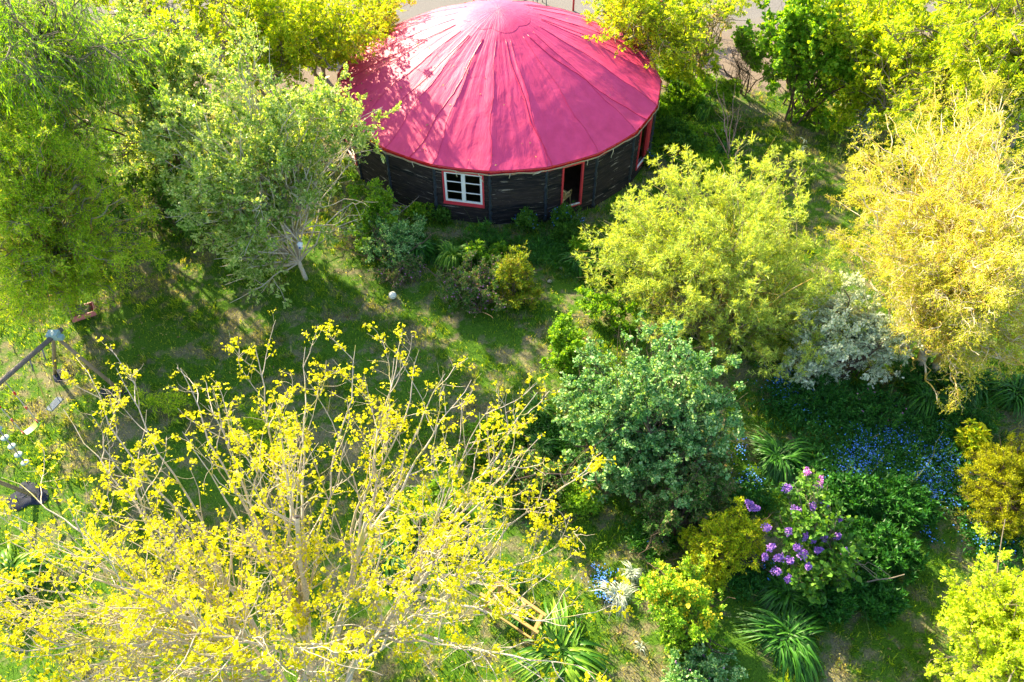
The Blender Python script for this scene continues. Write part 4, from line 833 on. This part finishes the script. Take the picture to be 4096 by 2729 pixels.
# ---- strap leaved clumps
SC = 2.4
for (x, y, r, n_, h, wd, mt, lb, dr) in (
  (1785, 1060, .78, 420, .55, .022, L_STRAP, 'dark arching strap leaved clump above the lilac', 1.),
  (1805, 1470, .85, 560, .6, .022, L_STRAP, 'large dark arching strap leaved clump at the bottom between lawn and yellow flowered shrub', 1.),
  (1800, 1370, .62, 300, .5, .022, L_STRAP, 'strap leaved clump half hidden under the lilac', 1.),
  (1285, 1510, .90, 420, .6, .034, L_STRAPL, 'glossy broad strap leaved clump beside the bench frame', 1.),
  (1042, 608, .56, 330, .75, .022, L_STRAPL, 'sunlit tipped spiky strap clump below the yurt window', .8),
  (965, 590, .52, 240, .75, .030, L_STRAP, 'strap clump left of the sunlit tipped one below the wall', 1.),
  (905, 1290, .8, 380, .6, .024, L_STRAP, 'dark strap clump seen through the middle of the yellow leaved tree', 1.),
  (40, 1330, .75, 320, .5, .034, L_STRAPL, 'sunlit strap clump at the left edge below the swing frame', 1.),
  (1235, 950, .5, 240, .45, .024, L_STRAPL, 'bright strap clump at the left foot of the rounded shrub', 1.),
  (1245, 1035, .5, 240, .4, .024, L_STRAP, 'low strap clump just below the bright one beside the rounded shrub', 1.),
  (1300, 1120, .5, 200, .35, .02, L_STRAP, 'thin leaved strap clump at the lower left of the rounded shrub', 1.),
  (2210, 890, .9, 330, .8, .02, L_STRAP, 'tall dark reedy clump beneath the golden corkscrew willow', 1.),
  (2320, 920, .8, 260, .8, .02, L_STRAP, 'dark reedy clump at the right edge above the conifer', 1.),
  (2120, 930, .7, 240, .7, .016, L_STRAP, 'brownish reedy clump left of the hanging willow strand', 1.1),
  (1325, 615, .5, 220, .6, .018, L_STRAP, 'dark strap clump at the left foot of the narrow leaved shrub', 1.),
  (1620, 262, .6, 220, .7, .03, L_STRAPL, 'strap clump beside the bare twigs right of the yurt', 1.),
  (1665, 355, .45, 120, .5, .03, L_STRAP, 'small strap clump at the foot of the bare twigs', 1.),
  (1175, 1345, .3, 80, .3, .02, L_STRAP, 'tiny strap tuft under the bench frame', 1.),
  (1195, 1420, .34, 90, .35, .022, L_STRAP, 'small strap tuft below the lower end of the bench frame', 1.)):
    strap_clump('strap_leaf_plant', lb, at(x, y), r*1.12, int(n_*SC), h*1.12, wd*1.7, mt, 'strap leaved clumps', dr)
strap_clump('striped_grass', 'white striped ornamental grass clump in the lower middle', at(1418, 1375), .50, 330, .55, .014, L_WGRASS, 'white striped grasses', 1.1)
strap_clump('striped_grass', 'second white striped grass tuft behind the larger one', at(1450, 1325), .36, 170, .5, .014, L_WGRASS, 'white striped grasses', 1.1)
strap_clump('striped_grass', 'tiny pale grass tuft on the dry lawn near the bottom', at(1472, 1490), .20, 26, .3, .016, L_WGRASS, 'white striped grasses', 1.1)
# ---- foreground shrubs below the yellow tree
for (x, y, r, h, mt, lb) in ((1215, 1095, .85, .8, L_BRONZE, 'reddish green bush behind the right branches of the yellow tree'), (1130, 1010, .7, .5, L_BRIGHT, 'fresh green bush under the upper right branches of the yellow tree'), (985, 1170, .75, .5, L_BRIGHT, 'bright green leafy bush beneath the centre of the yellow tree'), (1330, 1150, .35, .4, L_BRIGHT, 'small light green tussock beside the foot of the rounded shrub')):
    plant('garden_bush', lb, 'bush', at(x, y), [(at(x, y, h*.6), V(r, r*.8, h*.6))], mt, K_BROWN, 8, r*.5, .014, int(60*r)+20, 4, 5, (.15, .35), (.1, .22), int(14000*r), .045, .028, 'oval', .5)
plant('willow_sapling', 'light green willow sapling beside the foot of the long swing pole', 'sapling', at(340, 930),
  [B(330, 920, .4, .35), B(400, 930, .5, .4)], L_CURLY, K_GRN, 5, .3, .01, 22, 3, 4, (.15, .35), (.1, .25), 1600, .08, .014, 'lance', .4, up2=.2)
plant('willow_sapling', 'light green willow saplings in the lawn below the swing pole', 'sapling', at(600, 1020),
  [B(560, 970, .5, .6, .5, .4), B(640, 1010, .5, .5, .5, .4)], L_CURLY, K_GRN, 7, .5, .01, 32, 3, 4, (.15, .35), (.1, .25), 3200, .08, .014, 'lance', .4, up2=.2)
# ---- herbs and flowers at the yurt and on its right
def herb(lb, x, y, r, h, mt, n_, L=.06, W=.03, fl=None, nf=0, fs=.025, shape='oval', name='herb_clump'):
    return plant(name, lb, 'plant', at(x, y), [(at(x, y, h*.5), V(r, r*.7, h*.5))], mt, K_GRN, 9, r*.6, .006, int(26+30*r), 3, 4, (.1, .3), (.06, .18), n_, L, W, shape, .3, up2=.4, up3=.2, extra=flower_spots(fl, nf, fs, .04) if fl else None, group='herbs round the yurt')
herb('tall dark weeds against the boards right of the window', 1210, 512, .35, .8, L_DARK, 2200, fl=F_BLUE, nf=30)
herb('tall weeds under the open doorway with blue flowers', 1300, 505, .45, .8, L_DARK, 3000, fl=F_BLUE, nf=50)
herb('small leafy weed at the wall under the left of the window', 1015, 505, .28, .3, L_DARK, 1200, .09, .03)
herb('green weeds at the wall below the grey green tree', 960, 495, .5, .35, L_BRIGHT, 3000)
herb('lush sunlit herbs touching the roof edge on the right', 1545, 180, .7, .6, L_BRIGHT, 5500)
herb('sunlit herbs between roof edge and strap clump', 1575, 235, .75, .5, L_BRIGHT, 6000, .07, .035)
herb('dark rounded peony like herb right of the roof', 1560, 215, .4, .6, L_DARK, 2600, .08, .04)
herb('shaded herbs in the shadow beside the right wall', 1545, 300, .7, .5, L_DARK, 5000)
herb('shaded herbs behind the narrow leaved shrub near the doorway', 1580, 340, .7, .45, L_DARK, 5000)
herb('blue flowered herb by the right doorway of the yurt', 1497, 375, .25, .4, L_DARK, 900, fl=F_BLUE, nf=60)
herb('pale flowered herbs at the sandy yard edge', 1530, 145, .6, .6, L_BRIGHT, 3500, fl=F_WHITE, nf=60)
herb('sunlit daisy like herbs above the bare twigs', 1650, 310, .4, .4, L_BRIGHT, 2500, fl=F_WHITE, nf=20)
herb('reddish low herbs along the sunlit grass strip', 1690, 290, .5, .25, L_BRONZE, 3000, .04, .02, fl=F_MAUVE, nf=60)
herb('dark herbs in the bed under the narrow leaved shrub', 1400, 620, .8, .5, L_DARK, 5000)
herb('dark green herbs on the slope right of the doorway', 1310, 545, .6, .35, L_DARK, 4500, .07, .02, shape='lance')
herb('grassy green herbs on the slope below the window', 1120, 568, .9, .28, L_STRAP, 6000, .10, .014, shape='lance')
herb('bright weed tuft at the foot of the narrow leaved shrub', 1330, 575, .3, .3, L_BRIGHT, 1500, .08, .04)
for lb, x, y, r in (('dark leafy herbs below the variegated shrub', 1900, 920, .9), ('dark leafy herbs with pink flowers right of the blue patch', 2010, 950, .8), ('dark herbs at the willow trunk foot', 2110, 870, .8), ('dark herbs between the reedy clumps and the conifer', 2230, 980, .7)):
    herb(lb, x, y, r, .4, L_EUPH, int(5500*r), .08, .02, F_MAUVE if 'pink' in lb else None, 26, .03, 'lance')
# blue forget-me-not drifts: nobody could count them
def drift(lb, spots, nf, nl_, r0):
    mb = MB(); c = np.array([at(x, y) for x, y, _ in spots]); rr_ = np.array([r for *_, r in spots])
    k = rng.choice(len(c), nl_, p=rr_**2/(rr_**2).sum()); p = c[k]+rnd(nl_)*rr_[k, None]*.5; p[:, 2] = .02+.12*rng.random(nl_)
    leaves(mb, p, rnd(nl_)*V(1, 1, .3)+V(0, 0, .8), .06, .02, 'lance', .6, 0)
    k = rng.choice(len(c), nf, p=rr_**2/(rr_**2).sum()); p = c[k]+rnd(nf)*rr_[k, None]*.58; p[:, :2] += .08*np.sin(p[:, 1::-1]*9); p[:, 2] = .16+.12*rng.random(nf)
    i = np.repeat(np.arange(nf), 2); leaves(mb, p[i], rnd(nf*2)*V(1, 1, .2), .0185, .0185, 'oval', 2., 1)
    tag(mb.build('forget_me_nots', [L_EUPH, F_BLUE], None, (c[0][0], c[0][1], 0)), lb, 'flowers', None, 'stuff')
drift('blue forget me nots below the variegated shrub', [(1810, 900, .6), (1860, 940, .4), (1790, 880, .3)], 360, 3000, 0)
drift('dense blue forget me nots above the whorled mounds', [(1990, 1040, .55), (1940, 1080, .4), (2050, 1010, .45), (2030, 940, .3), (1990, 1080, .3)], 1000, 7000, 0)
drift('blue forget me nots beside the golden conifer', [(2160, 1060, .5), (2150, 1140, .45), (2190, 1000, .3), (2120, 1100, .4)], 950, 7000, 0)
drift('sparse blue forget me nots left of the lilac', [(1700, 1040, .25), (1720, 1110, .3), (1745, 1300, .25)], 160, 1200, 0)
drift('sparse blue forget me nots beside the lemon bush', [(2260, 1240, .4), (2130, 1240, .2)], 160, 1500, 0)
drift('blue forget me nots left of the white striped grass', [(1380, 1330, .22), (1385, 1370, .16), (1500, 1260, .12)], 170, 700, 0)
drift('blue forget me nots at the yurt wall', [(1200, 520, .3), (1290, 510, .35), (1330, 520, .2)], 160, 900, 0)
# bare twig shrub, reeds and stalks right of the yurt
c = at(1675, 372); t = thing('bare_sapling', 'leafless twiggy shrub with upright bare stems right of the yurt', 'shrub', c)
b0 = c+np.c_[rnd(7)[:, :2]*.12, np.zeros(7)-.05]; e = np.array([at(x, y, z) for x, y, z in ((1648, 165, 2.3), (1690, 190, 2.2), (1700, 240, 1.6), (1665, 210, 1.8), (1720, 300, 1.1), (1635, 290, 1.1), (1712, 345, .8))])
P0 = bez(b0, (b0+e)/2+rnd(7, .08), e, 10, .05); R0 = .022*np.linspace(1, .25, 11)[None]+np.zeros((7, 1)); P2, R2 = grow(P0, R0, 46, .3, .95, 35, (.25, .7), 6, .12, .06, .5, .004)
MB().tubes(P0, R0, 6).tubes(P2, R2, 4).build('stem', barkmat('pinkish_bark', (.42, .26, .20), (.28, .18, .13)), t, c)
def reed(lb, x, y, h, n_, r, L, mat_, wd=.03):
    c = at(x, y); t = thing('reed_plant', lb, 'reeds', c, 'tall reeds beyond the grass corridor')
    b0 = c+np.c_[rnd(n_)[:, :2]*r*.3, np.zeros(n_)]; e = b0+np.c_[rnd(n_)[:, :2]*r, h*(.7+.3*rng.random(n_))]
    P0 = bez(b0, (b0+e)/2+rnd(n_, .04), e, 8, .02); MB().tubes(P0, .012*np.linspace(1, .4, 9)[None]+np.zeros((n_, 1)), 5).build('stem', K_GRN, t, c)
    P2, _ = grow(P0, np.full((n_, 9), .01), n_*9, .3, 1, 45, L, 7, .05, -.22, 1)
    w_ = wd*np.array([.5, 1, 1, .9, .7, .5, .3, .05]); T = nz(np.gradient(P2, axis=1)); s = nz(np.cross(T, V(0, 0, 1)))
    A_ = P2+s*w_[:, None]/2; B_ = P2-s*w_[:, None]/2; v = np.stack([A_, B_], 2).reshape(-1, 3); i = (np.arange(len(P2))*16)[:, None]+np.arange(7)*2
    MB().add(v, np.stack([i, i+1, i+3, i+2], -1).reshape(-1, 4), 0, np.repeat(rng.random(len(P2)), 7), True).build('leaf_blades', mat_, t, c)
reed('pale bluish giant reed standing by the shaded hedge', 1962, 345, 2.0, 12, .16, (.35, .8), L_WGRASS, .035)
reed('single bent stalk with drooping pale leaves in the grass corridor', 1838, 365, .9, 2, .06, (.2, .35), L_WGRASS)
reed('thin leafy stalks leaning beside the giant reed', 1912, 380, 1.9, 4, .3, (.15, .35), L_BRIGHT, .02)
reed('short leafy stalk in front of the corkscrew willow edge', 1870, 410, .9, 3, .2, (.15, .3), L_BRIGHT, .02)
# bird feeder on the leaning trunk
c = at(690, 566, 1.25); t = thing('bird_feeder', 'small white pot hanging on the leaning pale trunk', 'bird feeder', c)
MB().lathe((0, 0, 0), [(0, -.09), (.065, -.09), (.075, .09), (.066, .09), (.05, -.07), (0, -.07)], 16).build('pot', M_WHITE, t)
MB().lathe((0, 0, .13), [(.09, -.035), (.03, .02), (0, .03)], 14).build('lid', M_WHITE, t)
mb = MB(); mb.box((.0, -.075, 0), (.05, .008, .06)); mb.build('label', plain('blue_label', (.05, .10, .5)), t)
MB().tube([(.0, 0, .14), (-.05, .03, .26), (-.12, .06, .24)], .006, 5).build('hook', M_CHAIN, t)

# dense low weeds filling the beds: nobody could count them
def weeds(lb, spots, n_, mats, L=.09, W=.022, h=.22, name='weeds'):
    mb = MB(); c = np.array([at(x, y) for x, y, _ in spots]); rr_ = np.array([r for *_, r in spots])
    nt_ = n_//9; k = rng.choice(len(c), nt_, p=rr_**2/(rr_**2).sum()); p = c[k]+rnd(nt_)*rr_[k, None]*.5*V(1, .8, 0); p[:, 2] = .02+h*rng.random(nt_)**1.5
    far = np.hypot(p[:, 0]-YC[0], p[:, 1]-YC[1]) > YR+.12; p = p[far]
    i = np.repeat(np.arange(len(p)), 9); leaves(mb, p[i]+rnd(len(i), .03), rnd(len(i))*V(1, 1, .4)+V(0, 0, .7), L, W, 'lance', .5, 0, np.clip(rng.random(len(p))[i]*.7+.3*rng.random(len(i)), 0, 1))
    tag(mb.build(name, mats, None, (c[0][0], c[0][1], 0)), lb, 'weeds', None, 'stuff')
weeds('dark low weeds filling the shaded beds on the lower right', [(1850, 940, 1.2), (2000, 960, 1.3), (2150, 1020, 1.3), (2050, 1080, 1.2), (1900, 1080, 1.0), (1720, 1150, .6), (2200, 1130, .9), (1720, 1330, .7), (2280, 1250, .7), (1980, 1200, 1)], 60000, L_EUPH)
weeds('low green weeds on the bank below the yurt wall', [(1100, 590, .8), (1250, 580, .9), (1000, 590, .7), (1350, 610, .9), (950, 560, .6)], 26000, L_STRAP, .10, .016, .16)
weeds('green weeds in the shadow right of the yurt', [(1560, 320, 1.1), (1620, 380, 1.0), (1540, 250, .8), (1600, 200, .9)], 26000, L_BRIGHT, .08, .03, .25)
weeds('rough weeds under the shrubs beside the rounded shrub', [(1330, 1060, .6), (1260, 1000, .6), (1200, 1130, .8), (1500, 1240, .6)], 16000, L_STRAP, .09, .02, .2)
